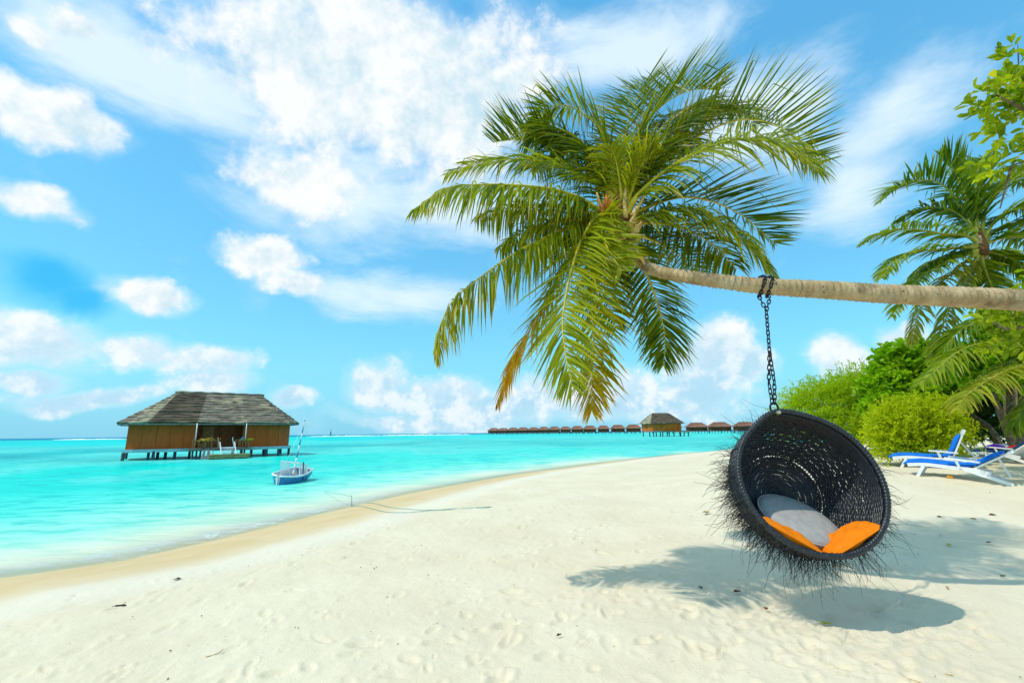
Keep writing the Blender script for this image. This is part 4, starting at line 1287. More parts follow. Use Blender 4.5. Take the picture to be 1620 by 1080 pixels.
# low palm at the right edge
YQ = 11.0
gb = gpt(1745, YQ + .5)
palm3 = thing('low_palm', 'short-trunked palm arching big fronds in from the right edge', 'palm tree', gb, 'palms behind the beach')
mb = MB(); q = catmull([gb - Vector((0, 0, .2)), at(1735, 640, YQ + .3), at(1722, 560, YQ)], 30)
mb.tube(q, [(.20 - .05 * i / 29) * (1 + .05 * math.sin(i * 2.1)) for i in range(30)], 12); mb.build('trunk', 'palm_trunk', palm3)
FR3 = [
    ([(1722, 560), (1660, 515), (1600, 497), (1564, 502), (1536, 513), (1513, 528), (1496, 550), (1487, 578)], .6, dict(L=.8, droop=.7, vee=.1, tint0=.35)),
    ([(1722, 562), (1660, 540), (1610, 534), (1564, 540), (1533, 548), (1507, 562), (1480, 586), (1449, 610)], -.3, dict(L=.75, droop=1.0, vee=0, tint0=.5)),
    ([(1722, 565), (1680, 568), (1640, 572), (1609, 580), (1587, 588), (1560, 603), (1529, 625), (1514, 646)], -1.2, dict(L=.7, droop=1.2, vee=0, tint0=.55, dry=.15)),
    ([(1722, 560), (1690, 500), (1670, 450), (1660, 410), (1640, 380)], .4, dict(L=.8, droop=.3, vee=.2, tint0=.3)),
    ([(1722, 560), (1740, 500), (1780, 460), (1840, 450)], .0, dict(L=.8, droop=.5, vee=.2, tint0=.4)),
    ([(1722, 562), (1770, 540), (1830, 560), (1880, 620)], -.5, dict(L=.8, droop=.9, vee=.1, tint0=.5)),
    ([(1722, 560), (1670, 490), (1625, 462), (1585, 470), (1555, 500)], .9, dict(L=.8, droop=.8, vee=0, tint0=.25)),
    ([(1722, 562), (1670, 555), (1630, 560), (1590, 575), (1560, 605)], .3, dict(L=.75, droop=1.1, vee=-.1, tint0=.4)),
    ([(1722, 562), (1690, 590), (1655, 610), (1620, 645), (1600, 680)], .5, dict(L=.7, droop=1.0, vee=0, tint0=.4)),
]
for i, (pp, dz, kw) in enumerate(FR3):
    kw = dict(kw); kw.setdefault('nl', 62)
    add_frond(palm3, PP(pp, dz, YQ), 'palm_leaf_far', 'rachis_far', rb=.035, w=.055, seed=400 + i, **kw)
# broad-leaved tree leaning in from the top right
b = Vector((12.3, 7.6, gz(12.3, 7.6)))
lb = [lobe(1590, 155, 6.4, .42, .35, .22), lobe(1565, 150, 6.3, .20, .2, .12), lobe(1615, 100, 6.5, .22, .25, .35), lobe(1600, 250, 6.5, .35, .3, .25), lobe(1630, 190, 6.6, .35, .4, .5), lobe(1700, 150, 6.8, .8, .7, .9), lobe(1800, 100, 7.2, 1.2, 1, 1.2), lobe(1900, 200, 7.4, 1.3, 1, 1.2),
      lobe(1600, 525, 7.4, .42, .3, .12), lobe(1615, 545, 7.2, .36, .3, .2), lobe(1565, 505, 7.5, .25, .2, .06), lobe(1680, 470, 7.4, .7, .5, .5)]
hub = at(1850, 260, 7.3)
st = [([b - Vector((0, 0, .1)), b + Vector((-.2, 0, 1.5)), hub], .16, .09), ([hub, at(1740, 200, 6.9), at(1640, 180, 6.5), at(1575, 150, 6.3)], .07, .012), ([at(1740, 200, 6.9), at(1670, 240, 6.7), at(1600, 262, 6.5)], .035, .012),
      ([at(1640, 180, 6.5), at(1615, 130, 6.45), at(1610, 70, 6.5)], .022, .006), ([hub, at(1760, 400, 7.4), at(1680, 490, 7.4), at(1600, 520, 7.3), at(1565, 505, 7.5)], .06, .012), ([hub, at(1850, 150, 7.3), at(1830, 60, 7.2)], .07, .03),
      ([at(1600, 262, 6.5), at(1590, 300, 6.6), at(1582, 330, 6.9)], .02, .008)]
plant('broad_leaved_tree', 'tree with large glossy yellow-green leaves reaching in at the top right', 'tree', b, lb, 'almond_leaf', st, group='trees behind the beach', stem_name='branch', ntw=760, per=8, tl=.24, ll=.185, lw=.09, seed=6, hexleaf=True, inner=.2, up=.1)


# ------------------------------------------------------------------ over-water huts
def roof_courses(root, eave, ridge, ncourse, mat_, thick=.16, seed=0, rag=.10, attrs=True, per=None):
    """eave: ring of points, ridge: matching ring; courses of thatch overlap like shingles"""
    r = random.Random(seed); n = len(eave)
    for k in range(ncourse):
        f0 = k / ncourse - .03 if k else 0.0; f1 = (k + 1) / ncourse + .015
        vs_ = []; fs_ = []; fresh = []; patch = []
        sub = per or 14
        pts_ = []
        for i in range(n):
            a, b_ = eave[i], eave[(i + 1) % n]; c_, d_ = ridge[i], ridge[(i + 1) % n]
            m_ = sub if (a - b_).length > 3 else max(3, sub // 2)
            for j in range(m_):
                u = j / m_; e = a.lerp(b_, u); g_ = c_.lerp(d_, u); pts_.append((e, g_, i, u))
        m_ = len(pts_)
        for (e, g_, i, u) in pts_:
            f0r = f0 + r.uniform(-rag, rag) / ncourse
            lo = e.lerp(g_, max(f0r, -.02)); hi = e.lerp(g_, min(1, f1))
            out = Vector((e.x - g_.x, e.y - g_.y, 0)); out = out.normalized() if out.length > 1e-6 else Vector((0, 0, 0)); nn = (out * .5 + Vector((0, 0, .85))).normalized()
            tk = thick * r.uniform(.8, 1.2)
            vs_ += [lo + nn * tk * .2, lo + nn * tk, hi + nn * tk * .45]
            fresh += [1.0 if i in (0, 1) and u < .34 and i == 0 or i in FRESH else 0.0] * 3; patch += [1.0 if i in PATCH and .35 < u < .98 else 0.0] * 3
        for j in range(m_):
            j2_ = (j + 1) % m_
            fs_ += [(j * 3, j2_ * 3, j2_ * 3 + 1, j * 3 + 1), (j * 3 + 1, j2_ * 3 + 1, j2_ * 3 + 2, j * 3 + 2)]
        mb = MB(); mb.add(vs_, fs_)
        o = mb.build('thatch_course', mat_, root)
        for nm, arr in (('fresh', fresh), ('patch', patch)):
            a_ = o.data.attributes.new(nm, 'FLOAT', 'POINT'); a_.data.foreach_set('value', arr)


FRESH = (); PATCH = ()
u_ = Vector((.80, .60, 0)); v_ = Vector((-.60, .80, 0)); zv = Vector((0, 0, 1))
HC = Vector((0, 0, SEA)) + Vector((at(338, 690, 45.5).x, 45.5, 0))
H = lambda a, b_, z: HC + u_ * a + v_ * b_ + zv * z
hut = thing('overwater_hut', 'large brown overwater hut with hipped grey thatched roof near the moored boat', 'hut', HC + v_ * 3.5)
FLOOR, EAVE, RIDGE = .98, 3.35, 6.45
plan = [(-3.9, 0), (5.9, 0), (7.35, 1.6), (7.35, 6.2), (5.8, 7.6), (-5.2, 7.6), (-6.7, 6.2), (-6.7, 1.6)]
# plan order: front-left, front-right, ... ; front is the side between 0 and 1
fl = [(-4.6, 0), (6.0, 0), (7.35, 1.6), (7.35, 6.2), (5.8, 7.6), (-5.2, 7.6), (-6.8, 6.2), (-6.8, 1.2)]
cx, cyy = .3, 3.8
mb = MB(); n = len(fl)
vs_ = [H(a, b_, FLOOR - .28) for a, b_ in fl] + [H(a, b_, FLOOR) for a, b_ in fl]
mb.add(vs_, [tuple(range(n))[::-1], tuple(range(n, 2 * n))] + [(i, (i + 1) % n, n + (i + 1) % n, n + i) for i in range(n)]); mb.build('floor_platform', 'pale_beam', hut)


def panels(root, a, b_, z0, z1, mat_, npan, thick=.08, H_=None):
    H_ = H_ or H
    for i in range(npan):
        p = (a[0] + (b_[0] - a[0]) * (i + .01) / npan, a[1] + (b_[1] - a[1]) * (i + .01) / npan); q = (a[0] + (b_[0] - a[0]) * (i + .99) / npan, a[1] + (b_[1] - a[1]) * (i + .99) / npan)
        mb = MB(); A, B = H_(p[0], p[1], (z0 + z1) / 2), H_(q[0], q[1], (z0 + z1) / 2)
        mb.bar(A, B, thick, z1 - z0 - .01); mb.build('wall_panel', mat_, root)


def inset(p, k=.12):
    return (p[0] + (cx - p[0]) * k * .25, p[1] + (cyy - p[1]) * k)


W = [inset(p) for p in fl]
V0, V1 = -1.35, 2.55            # veranda span along the front
panels(hut, W[0], (V0, W[0][1]), FLOOR, EAVE + .25, 'hut_wall', 3)
panels(hut, (V1, W[1][1]), W[1], FLOOR, EAVE + .25, 'hut_wall', 3)
panels(hut, W[1], W[2], FLOOR, EAVE + .25, 'hut_wall', 2)
panels(hut, W[2], W[3], FLOOR, EAVE + .25, 'hut_wall', 3)
panels(hut, W[3], W[4], FLOOR, EAVE + .25, 'hut_wall', 2)
panels(hut, W[4], W[5], FLOOR, EAVE + .25, 'hut_wall', 6)
panels(hut, W[5], W[6], FLOOR, EAVE + .25, 'hut_wall', 2)
panels(hut, W[6], W[7], FLOOR, EAVE + .25, 'hut_wall', 3)
panels(hut, W[7], W[0], FLOOR, EAVE + .25, 'hut_wall', 2)
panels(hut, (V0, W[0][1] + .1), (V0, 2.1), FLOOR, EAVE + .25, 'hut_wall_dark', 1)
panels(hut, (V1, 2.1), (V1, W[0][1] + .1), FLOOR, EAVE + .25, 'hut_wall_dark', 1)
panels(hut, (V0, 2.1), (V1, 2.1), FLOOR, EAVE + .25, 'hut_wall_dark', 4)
for (a, b_) in ((-.55, 1.2),):
    mb = MB(); mb.box(H(a + .2, 2.02, FLOOR + 1.05), (.95, .06, 2.1), (u_, v_, zv)); d_ = mb.build('door', 'warm_wood', hut)
    mb = MB(); mb.box(H(a + .55, 1.96, FLOOR + 1.0), (.05, .06, .16), (u_, v_, zv)); mb.build('handle', 'brass', d_)
ov = .62
ev = []
for (a, b_) in fl:
    d_ = Vector((a - cx, b_ - cyy, 0)); d_ = d_ * (1 + ov / d_.length); ev.append(H(cx + d_.x, cyy + d_.y, EAVE - .06))
rl, rr2 = H(-3.1, 3.8, RIDGE), H(4.25, 3.8, RIDGE - .05)
rg_ = [rl, rr2, rr2, rr2, rr2, rl, rl, rl]
FRESH = (6,); PATCH = (7,)
roof_courses(hut, ev, rg_, 11, 'thatch', .17, 5, .30)
FRESH = (); PATCH = ()
mb = MB(); q = [rl.lerp(rr2, i / 20) + zv * (.10 + .03 * math.sin(i * 1.7)) for i in range(-1, 22)]; mb.tube(q, .14, 8); mb.build('ridge_cap', 'thatch', hut)
mb = MB()
for i in range(8):
    mb.bar(ev[i] - zv * .05, ev[(i + 1) % 8] - zv * .05, .08, .10)
mb.build('eave_beam', 'deck_wood', hut)
for (a, b_) in [(-6.7, 1.3), (-6.7, 6), (-4.5, .1), (-3.6, 1.5), (-4.2, 3.2), (-2.9, .4), (3.4, .2), (4.7, .15), (5.9, .15), (7.2, 1.7), (7.2, 6.1), (0, 4), (3, 4.2), (5.5, 4.6), (-1.5, 7.4), (2.5, 7.4), (5.6, 7.4), (-5, 7.4)]:
    mb = MB(); mb.tube([H(a, b_, -2.2), H(a, b_, FLOOR - .15)], .125, 9); mb.build('pile', 'pile_wood', hut)
for a in (V0 - .12, V1 + .12):
    mb = MB(); mb.tube([H(a, -.55, FLOOR - .1), H(a, -.45, EAVE - .02)], .05, 8); mb.build('veranda_post', 'white_paint', hut)
mb = MB()
for k in range(9):
    a = -1.6 + k * .55
    mb.box(H(a, -.85, FLOOR - .06), (.50, 1.7, .07), (u_, v_, zv))
mb.box(H(.6, -.85, FLOOR - .17), (5.0, 1.55, .12), (u_, v_, zv)); mb.build('deck', 'deck_wood', hut)
for a in (-1.6, -1.3, -1.0, -.7, 2.3, 2.6):
    mb = MB(); mb.tube([H(a, -1.35, -2.2), H(a, -1.35, FLOOR - .2)], .085, 8); mb.build('pile', 'pile_wood', hut)
for k in range(5):        # stair at the left of the deck
    mb = MB(); mb.box(H(-.35 - .06 * k, -1.85 - .22 * k, FLOOR - .22 - .17 * k), (.75, .24, .05), (u_, v_, zv)); mb.build('stair_tread', 'white_paint', hut)
for sx in (-.74, .02):
    mb = MB(); mb.bar(H(sx, -1.7, FLOOR - .12), H(sx - .25, -2.85, .0), .06, .12); mb.build('stair_stringer', 'deck_wood', hut)
landing = MB(); landing.box(H(1.2, -2.6, .22), (3.3, 1.7, .30), (u_, v_, zv)); landing.box(H(1.2, -2.6, .40), (3.4, 1.75, .05), (u_, v_, zv)); landing.build('landing_platform', 'weathered_deck', hut)
for a in (0.0, 2.6):
    mb = MB(); mb.tube([H(a, -2.9, -2.0), H(a, -2.9, .2)], .09, 8); mb.build('pile', 'pile_wood', hut)
for a in (.55, 1.75):     # white stair rails
    mb = MB(); mb.bar(H(a, -2.9, .42), H(a - .12, -1.75, FLOOR + .55), .07, .09); mb.build('stair_rail', 'white_paint', hut)
    mb = MB(); mb.bar(H(a - .1, -1.72, FLOOR - .05), H(a - .32, -1.70, FLOOR + 1.0), .06, .06); mb.build('stair_newel', ('tan_wood', 'white_paint')[int(a > 1)], hut)
for k in range(4):
    mb = MB(); mb.box(H(1.1, -2.55 + .24 * k, .55 + .14 * k), (1.1, .24, .05), (u_, v_, zv)); mb.build('stair_tread', 'white_paint', hut)
mb = MB(); mb.bar(H(.45, -1.8, FLOOR + .05), H(1.7, -1.8, FLOOR + .05), .06, .06); mb.build('stair_rail', 'white_paint', hut)
for (a0, a1) in ((-1.7, .3), (1.75, 2.9)):
    mb = MB(); mb.bar(H(a0, -1.6, FLOOR + .75), H(a1, -1.6, FLOOR + .75), .05, .05)
    for k in range(5):
        a = a0 + (a1 - a0) * k / 4; mb.bar(H(a, -1.6, FLOOR - .05), H(a, -1.6, FLOOR + .75), .04, .04)
    mb.build('railing', 'warm_wood', hut)


def deck_chair(label, a, b_, face, mat_='warm_wood'):
    p0 = H(a, b_, FLOOR - .02); c = thing('deck_chair', label, 'chair', p0, 'chairs on the hut deck')
    ex = u_ * face; q = lambda x, y, z: p0 + ex * x + v_ * y + zv * z
    for sx in (-.22, .22):
        for sy in (-.22, .22):
            mb = MB(); mb.bar(q(sx * 1.15, sy * 1.1, 0), q(sx, sy, .42), .05); mb.build('leg', mat_, c)
    mb = MB(); mb.box(q(0, 0, .44), (.52, .5, .05), (ex, v_, zv)); mb.build('seat', mat_, c)
    mb = MB(); mb.bar(q(-.22, 0, .46), q(-.40, 0, .98), .5, .04, v_.cross(zv)); mb.build('backrest', mat_, c)
    for sy in (-.26, .26):
        mb = MB(); mb.bar(q(-.28, sy, .66), q(.22, sy, .66), .05); mb.build('armrest', mat_, c)
    return q


deck_chair('brown wooden chair at the left end of the hut deck', -1.25, -.95, 1)
deck_chair('brown wooden chair in the middle of the hut deck facing left', .15, -.7, -1)
qc = deck_chair('wooden chair with a blue towel over it on the hut deck', 2.0, -.9, -1)
mb = MB(); mb.bar(qc(-.20, -.02, .66), qc(-.43, -.02, 1.02), .58, .09, v_.cross(zv)); o = mb.build('beach_towel', 'boat_seat', origin=qc(-.3, 0, .7)); tag(o, 'blue towel hung over a chair back on the hut deck', 'towel')


def potted(label, a, b_, leafdry, seed, H_=H, size=1.0):
    p0 = H_(a, b_, FLOOR - .02); root = thing('potted_plant', label, 'plant', p0, 'potted plants on the hut deck')
    mb = MB(); mb.tube([p0, p0 + zv * .12, p0 + zv * .38, p0 + zv * .42], [.14, .19, .23, .24], 14); mb.build('pot', 'pot', root)
    r = random.Random(seed)
    for k in range(11):
        an = k / 11 * 6.28 + r.uniform(-.2, .2); d_ = Vector((math.cos(an), math.sin(an), 0)); L_ = r.uniform(.5, .8) * size; s0 = p0 + zv * .4
        add_frond(root, [s0, s0 + d_ * .2 * L_ + zv * .5 * L_, s0 + d_ * .6 * L_ + zv * .65 * L_, s0 + d_ * L_ + zv * .45 * L_], 'palm_leaf_far', 'rachis_far', rb=.014, nl=12, L=.22, w=.06, droop=.4, dry=leafdry, seed=seed + k, tint0=.8)


potted('yellow-leaved potted palm on the left of the hut deck', -.75, -1.2, .55, 600, size=1.05)
potted('green potted plant by the right white post of the hut deck', 2.75, -.75, .05, 640)


def hip_hut(label, px, zy, width, depth, face, wallm, roofm, floor, eave, ridge, ridgelen, group=None, detail=True, name='overwater_hut', seed=0):
    """hut on piles whose front centre stands over the water at pixel column px, depth zy"""
    p = at(px, 685, zy); c = Vector((p.x, p.y, SEA)); uu = Vector((math.cos(face), math.sin(face), 0)); vv = Vector((-uu.y, uu.x, 0))
    root = thing(name, label, 'hut', c, group)
    Q_ = lambda a, b_, z: c + uu * a + vv * b_ + zv * z
    w2, dd = width / 2, depth
    mb = MB(); mb.box(Q_(0, dd / 2, floor - .2), (width + .6, dd + .6, .3), (uu, vv, zv)); mb.build('floor_platform', 'deck_wood', root)
    for (x, y, lx, ly) in ((0, .1, width, .15), (0, dd - .1, width, .15), (-w2, dd / 2, .15, dd - .35), (w2, dd / 2, .15, dd - .35)):
        mb = MB(); mb.box(Q_(x, y, (floor + eave) / 2 + .02), (lx, ly, eave - floor - .1), (uu, vv, zv)); mb.build('wall', wallm, root)
    o_ = 1.0
    ev_ = [Q_(-w2 - o_, -o_, eave - .2), Q_(w2 + o_, -o_, eave - .2), Q_(w2 + o_, dd + o_, eave - .2), Q_(-w2 - o_, dd + o_, eave - .2)]
    ra, rb_ = Q_(-ridgelen / 2, dd / 2, ridge), Q_(ridgelen / 2, dd / 2, ridge)
    rings = [ra, rb_, rb_, ra]
    if detail:
        roof_courses(root, ev_, rings, 6, roofm, .22, seed, .3, per=10)
    else:
        mb = MB(); vs_ = ev_ + [ra, rb_] + [e - zv * .35 for e in ev_]
        mb.add(vs_, [(0, 1, 5, 4), (1, 2, 5), (2, 3, 4, 5), (3, 0, 4), (0, 6, 7, 1), (1, 7, 8, 2), (2, 8, 9, 3), (3, 9, 6, 0), (6, 9, 8, 7)]); mb.build('roof', roofm, root)
    nx = 5 if detail else 4
    for i in range(nx):
        for y in (.3, dd - .3):
            mb = MB(); a = -w2 + .3 + (width - .6) * i / (nx - 1); mb.tube([Q_(a, y, -3), Q_(a, y, floor - .1)], .2, 7); mb.build('pile', 'pile_wood', root)
    return root, Q_


# middle-distance hut
PATCH = (3,); FRESH = (0, 1)
h2, Q2 = hip_hut('lone golden-brown overwater hut with tall dark thatched roof before the row of huts', 1056, 168, 11.0, 9.5, R(8), 'hut_wall_far', 'thatch', 1.9, 4.7, 8.5, 6.2, seed=3)
mb = MB(); q = [Q2(-6.9, -1.0 + .0, 4.9), Q2(-6.95, 5, 4.9), Q2(-3.4, 4.75, 9.4)]
mb = MB(); mb.box(Q2(4.6, -2.2, 1.6), (4.5, 3.0, .25)); mb.build('deck', 'weathered_deck', h2)
for k in range(3):
    mb = MB(); mb.tube([Q2(3.0 + k * 1.6, -3.3, -3), Q2(3.0 + k * 1.6, -3.3, 1.5)], .18, 7); mb.build('pile', 'pile_wood', h2)
PATCH = (); FRESH = ()
# the row of huts on the horizon
ROW = [(779, 540), (794, 530), (810, 515), (826, 500), (843, 488), (859, 475), (876, 462), (894, 450), (913, 438), (933, 424), (955, 410), (978, 396), (1003, 382), (1064, 352), (1105, 330), (1142, 318), (1184, 306)]
NM = ['farthest left', 'second from the left', 'third from the left', 'fourth from the left', 'fifth from the left', 'sixth from the left', 'seventh from the left', 'eighth from the left', 'ninth from the left', 'tenth from the left', 'eleventh from the left', 'twelfth from the left', 'left of the golden hut', 'peeking out behind the golden hut', 'right of the golden hut', 'next to the basket swing', 'partly behind the basket swing']
for i, (px, zy) in enumerate(ROW):
    wd = (17.5 if i < 8 else 21 if i < 11 else 24) * zy / FPX * (.97 + .05 * math.sin(i * 2.3)) if i < 13 else 15.0
    hip_hut('small brown thatched hut in the distant row on piles, ' + NM[i], px, zy, wd * .86, 8, R(-22 + i * 1.0), 'hut_row_wall', 'thatch_row', 1.6, 4.6, 7.5 - (0.25 if i % 3 == 1 else 0), wd * .5, 'row of huts on the horizon', False, 'distant_hut', i)
# walkway that joins the row
wk = thing('walkway', 'long low wooden walkway on piles linking the distant row of huts', 'walkway', at(900, 685, 460))
wk.location.z = SEA; BASE[wk.name] = Vector(wk.location)
mb = MB(); pw = [at(px, 685, zy + 9) for px, zy in ROW]
pw = [Vector((p.x, p.y, SEA + 1.5)) for p in pw]
for a, b_ in zip(pw, pw[1:]):
    mb.bar(a, b_, 2.2, .3)
mb.build('deck', 'pile_wood', wk)
for a, b_ in zip(pw, pw[1:]):
    for f_ in (0, .5):
        q = a.lerp(b_, f_); mb = MB(); mb.tube([q - zv * 4, q], .25, 6); mb.build('pile', 'pile_wood', wk)

# ------------------------------------------------------------------ the moored dinghy
BC = on_plane(461, 762, SEA); BC.z = SEA
bdir = Vector((.50, .866, 0)).normalized(); bdir = Vector((-.02, 1.0, 0)).normalized()
bs = Vector((bdir.y, -bdir.x, 0))        # starboard side, towards the camera
boat = thing('sailing_dinghy', 'small white and blue sailing dinghy moored in the shallows with striped mast', 'boat', BC)
heel = math.sin(R(7))
BT = lambda x, y, z: BC + bdir * x + bs * y + zv * (z + x * .10 - y * heel)
NS = 15; LB = 2.55
sec_n = 9; vs_o = []
for i in range(NS):
    f_ = i / (NS - 1); x = (f_ - .5) * LB
    bw = .60 * (1 - (max(0, .36 - f_) / .36) ** 2.2) ** .8 * (1 - .28 * max(0, f_ - .5) ** 1.3 / .4)
    bw = max(bw, .015); top = .34 + .14 * (1 - f_) ** 2 + .04 * f_ ** 2; bot = -.10 + .10 * (max(0, .25 - f_) / .25) ** 2
    row = []
    for k in range(sec_n):
        a = -1 + 2 * k / (sec_n - 1)
        row.append(BT(x - .10 * (1 - f_) * (1 - abs(a)), bw * math.copysign(abs(a) ** .55, a), bot + (top - bot) * abs(a) ** 2.2))
    vs_o.append(row)
mb = MB(); vs_ = [p for row in vs_o for p in row]
fs_ = [(i * sec_n + k, i * sec_n + k + 1, (i + 1) * sec_n + k + 1, (i + 1) * sec_n + k) for i in range(NS - 1) for k in range(sec_n - 1)] + [tuple((NS - 1) * sec_n + k for k in range(sec_n))]
mb.add(vs_, fs_, True); hull = mb.build('hull', 'boat_blue', boat)
mb = MB(); inn = []
for row in vs_o:
    ctr_ = row[sec_n // 2]; inn.append([p.lerp(Vector((ctr_.x, ctr_.y, p.z)), .09) + zv * .035 for p in row])
vs_ = [p for row in inn for p in row]; mb.add(vs_, [f[::-1] for f in fs_], True); mb.build('inner_hull', 'boat_inside', boat)
for k in (0, sec_n - 1):
    mb = MB(); q = [row[k] + zv * .01 for row in vs_o]; mb.tube(q, .042, 8); mb.build('gunwale', 'boat_white', boat)
mb = MB(); mb.bar(vs_o[-1][0] + zv * .01, vs_o[-1][-1] + zv * .01, .07, .06); mb.build('transom_cap', 'boat_white', boat)
mb = MB(); mb.box(BT(.25, 0, .24), (.36, .95, .05), (bdir, bs, zv)); mb.build('thwart', 'boat_seat', boat)
mb = MB(); mb.box(BT(-.35, 0, .26), (.22, .95, .04), (bdir, bs, zv)); mb.build('thwart', 'boat_white', boat)
mb = MB(); mb.box(BT(-.85, 0, .33), (.55, .5, .03), (bdir, bs, zv)); mb.build('foredeck', 'boat_white', boat)
# folded white rack amidships
for y in (-.42, .42):
    mb = MB(); mb.bar(BT(-.15, y, .22), BT(-.25, y, .92), .045); mb.bar(BT(.62, y, .22), BT(.60, y, .72), .045); mb.bar(BT(-.25, y, .92), BT(.60, y, .72), .04, .03)
    for k in range(6):
        f_ = (k + .5) / 6; mb.bar(BT(-.2 + .8 * f_, y, .28), BT(-.24 + .83 * f_, y, .90 - .18 * f_), .03, .02)
    mb.build('side_rack', 'boat_white', boat)
for x_, z_ in ((-.25, .92), (.60, .72)):
    mb = MB(); mb.bar(BT(x_, -.42, z_), BT(x_, .42, z_), .045); mb.build('rack_crossbar', 'boat_white', boat)
for (x, y) in ((-.55, .38), (.70, .30)):
    mb = MB(); mb.bar(BT(x, y, .20), BT(x - .10, y, .55), .09, .05); mb.build('rowlock_post', 'tan_wood', boat)
mb = MB(); mb.tube([BT(-.1, .55, .20), BT(-.05, .50, .95)], .028, 7); mb.build('tiller_post', 'dark_line', boat)
m0 = BT(.20, -.05, .2); m1 = at(482, 666, m0.y + .2)
for i in range(9):
    mb = MB(); a = m0.lerp(m1, i / 9); b_ = m0.lerp(m1, (i + 1) / 9); mb.tube([a, b_], [.042 - .0022 * i, .042 - .0022 * (i + 1)], 9)
    mb.build('mast_band', 'boat_seat' if i in (3, 5, 7) else 'white_paint', boat)
mb = MB(); mb.tube([m1, m1 + zv * .05], [.03, .012], 8); mb.build('mast_cap', 'dark_line', boat)
for e in (BT(-1.2, 0, .5), BT(.9, .5, .42)):
    mb = MB(); mb.tube([m1, m1.lerp(e, .5) - zv * .05, e], .006, 5); mb.build('stay_line', 'white_paint', boat)

# stake and ropes
sp = on_ground(557, 800); st_top = at(556, 783, sp.y)
mb = MB(); mb.tube([sp - zv * .2, sp.lerp(st_top, .5), st_top], [.013, .012, .011], 8); o = mb.build('mooring_stake', 'rope_green', origin=sp); tag(o, 'thin upright mooring stake at the water edge with ropes', 'stake')
bowp = BT(LB * .40, .45, .35)
q = catmull([bowp, at(503, 771, bowp.y - 1.6), at(527, 779, sp.y + 1.2), st_top - zv * .03], 24)
mb = MB(); mb.tube(q, .008, 6); o = mb.build('mooring_rope', 'rope_green', origin=q[0]); tag(o, 'thin rope running from the dinghy to the stake', 'rope', 'mooring ropes')
for pth, lab in (([(557, 799), (600, 808), (640, 811), (680, 808), (720, 806), (775, 803)], 'lower green rope lying from the stake across the wet sand'), ([(580, 794), (610, 801), (650, 806), (690, 807), (730, 804), (778, 802)], 'upper green rope lying on the wet sand near the stake')):
    q = catmull([on_ground(a, b_, .012) for a, b_ in pth], 50)
    for p in q:
        p.z = max(gz(p.x, p.y), SEA) + .012
    mb = MB(); mb.tube(q, .007, 6); o = mb.build('mooring_rope', 'rope_green', origin=q[0]); tag(o, lab, 'rope', 'mooring ropes')

# ------------------------------------------------------------------ surf on the reef and a far marker
def surf(label, x0, x1, Y, h, seed):
    r = random.Random(seed); n = 60; vs_ = []; fs_ = []
    for i in range(n + 1):
        f_ = i / n; px = x0 + (x1 - x0) * f_; p = at(px, 690, Y * (1 + .02 * math.sin(f_ * 7 + seed))); e = math.sin(math.pi * f_) ** .4
        hh = h * e * (.35 + .65 * r.random() ** 1.2); w = 9 * e
        vs_ += [Vector((p.x, p.y - w, SEA + .02)), Vector((p.x, p.y - w * .3, SEA + hh)), Vector((p.x, p.y + w * .3, SEA + hh * .9)), Vector((p.x, p.y + w, SEA + .02))]
    for i in range(n):
        for k in range(3):
            fs_.append((i * 4 + k, (i + 1) * 4 + k, (i + 1) * 4 + k + 1, i * 4 + k + 1))
    c = at((x0 + x1) / 2, 690, Y); c.z = SEA
    mb = MB(); mb.add(vs_, fs_, True); o = mb.build('surf', 'surf_white', origin=c); tag(o, label, 'surf', 'lines of surf on the reef', 'stuff')


surf('white line of surf on the reef left of the large hut', 86, 205, 520, 1.0, 1)
surf('white line of surf on the reef right of the dinghy mast', 486, 600, 560, 1.15, 2)
surf('white line of surf on the reef left of the distant hut row', 590, 745, 610, 1.25, 3)
mk = at(523, 690, 800); mk.z = SEA
mkr = thing('channel_marker', 'tiny far-off marker mast standing on the horizon beyond the reef', 'marker', mk)
mb = MB(); mb.tube([mk - zv * 3, mk + zv * 3, mk + zv * 11], [.9, .55, .3], 7); mb.build('mast', 'pile_wood', mkr)
mb = MB(); mb.box(mk + zv * 4.5, (1.8, 1.8, 2.0)); mb.build('platform', 'pile_wood', mkr)


# ------------------------------------------------------------------ litter on the sand
def fallen(px, py, ln, wd, ang, mat_, label, curl=.25, seed=0):
    p = on_ground(px, py, .012); r = random.Random(seed); n = 8; vs_ = []; fs_ = []
    ex = Vector((math.cos(ang), math.sin(ang), 0)); ey = Vector((-ex.y, ex.x, 0))
    for i in range(n + 1):
        f_ = i / n; w = wd * math.sin(math.pi * min(1, f_ * .96 + .03)) ** .8; z = .006 + curl * ln * (f_ - .5) ** 2
        for k in (-1, -.5, 0, .5, 1):
            vs_.append(p + ex * (f_ - .5) * ln + ey * (k * w / 2) + zv * (z + abs(k) * w * .28 + .003 * math.sin(9 * f_ + k * 4 + seed)))
    for i in range(n):
        for k in range(4):
            fs_.append((i * 5 + k, (i + 1) * 5 + k, (i + 1) * 5 + k + 1, i * 5 + k + 1))
    mb = MB(); mb.add(vs_, fs_, True); root = mb.build('fallen_leaf', mat_, origin=p); tag(root, label, 'leaf', 'fallen leaves on the sand')
    mb = MB(); mb.tube([p - ex * ln * .5 + zv * (.006 + curl * ln * .25), p - ex * ln * .72 + zv * .012], .0022, 5); mb.build('stalk', mat_, root)


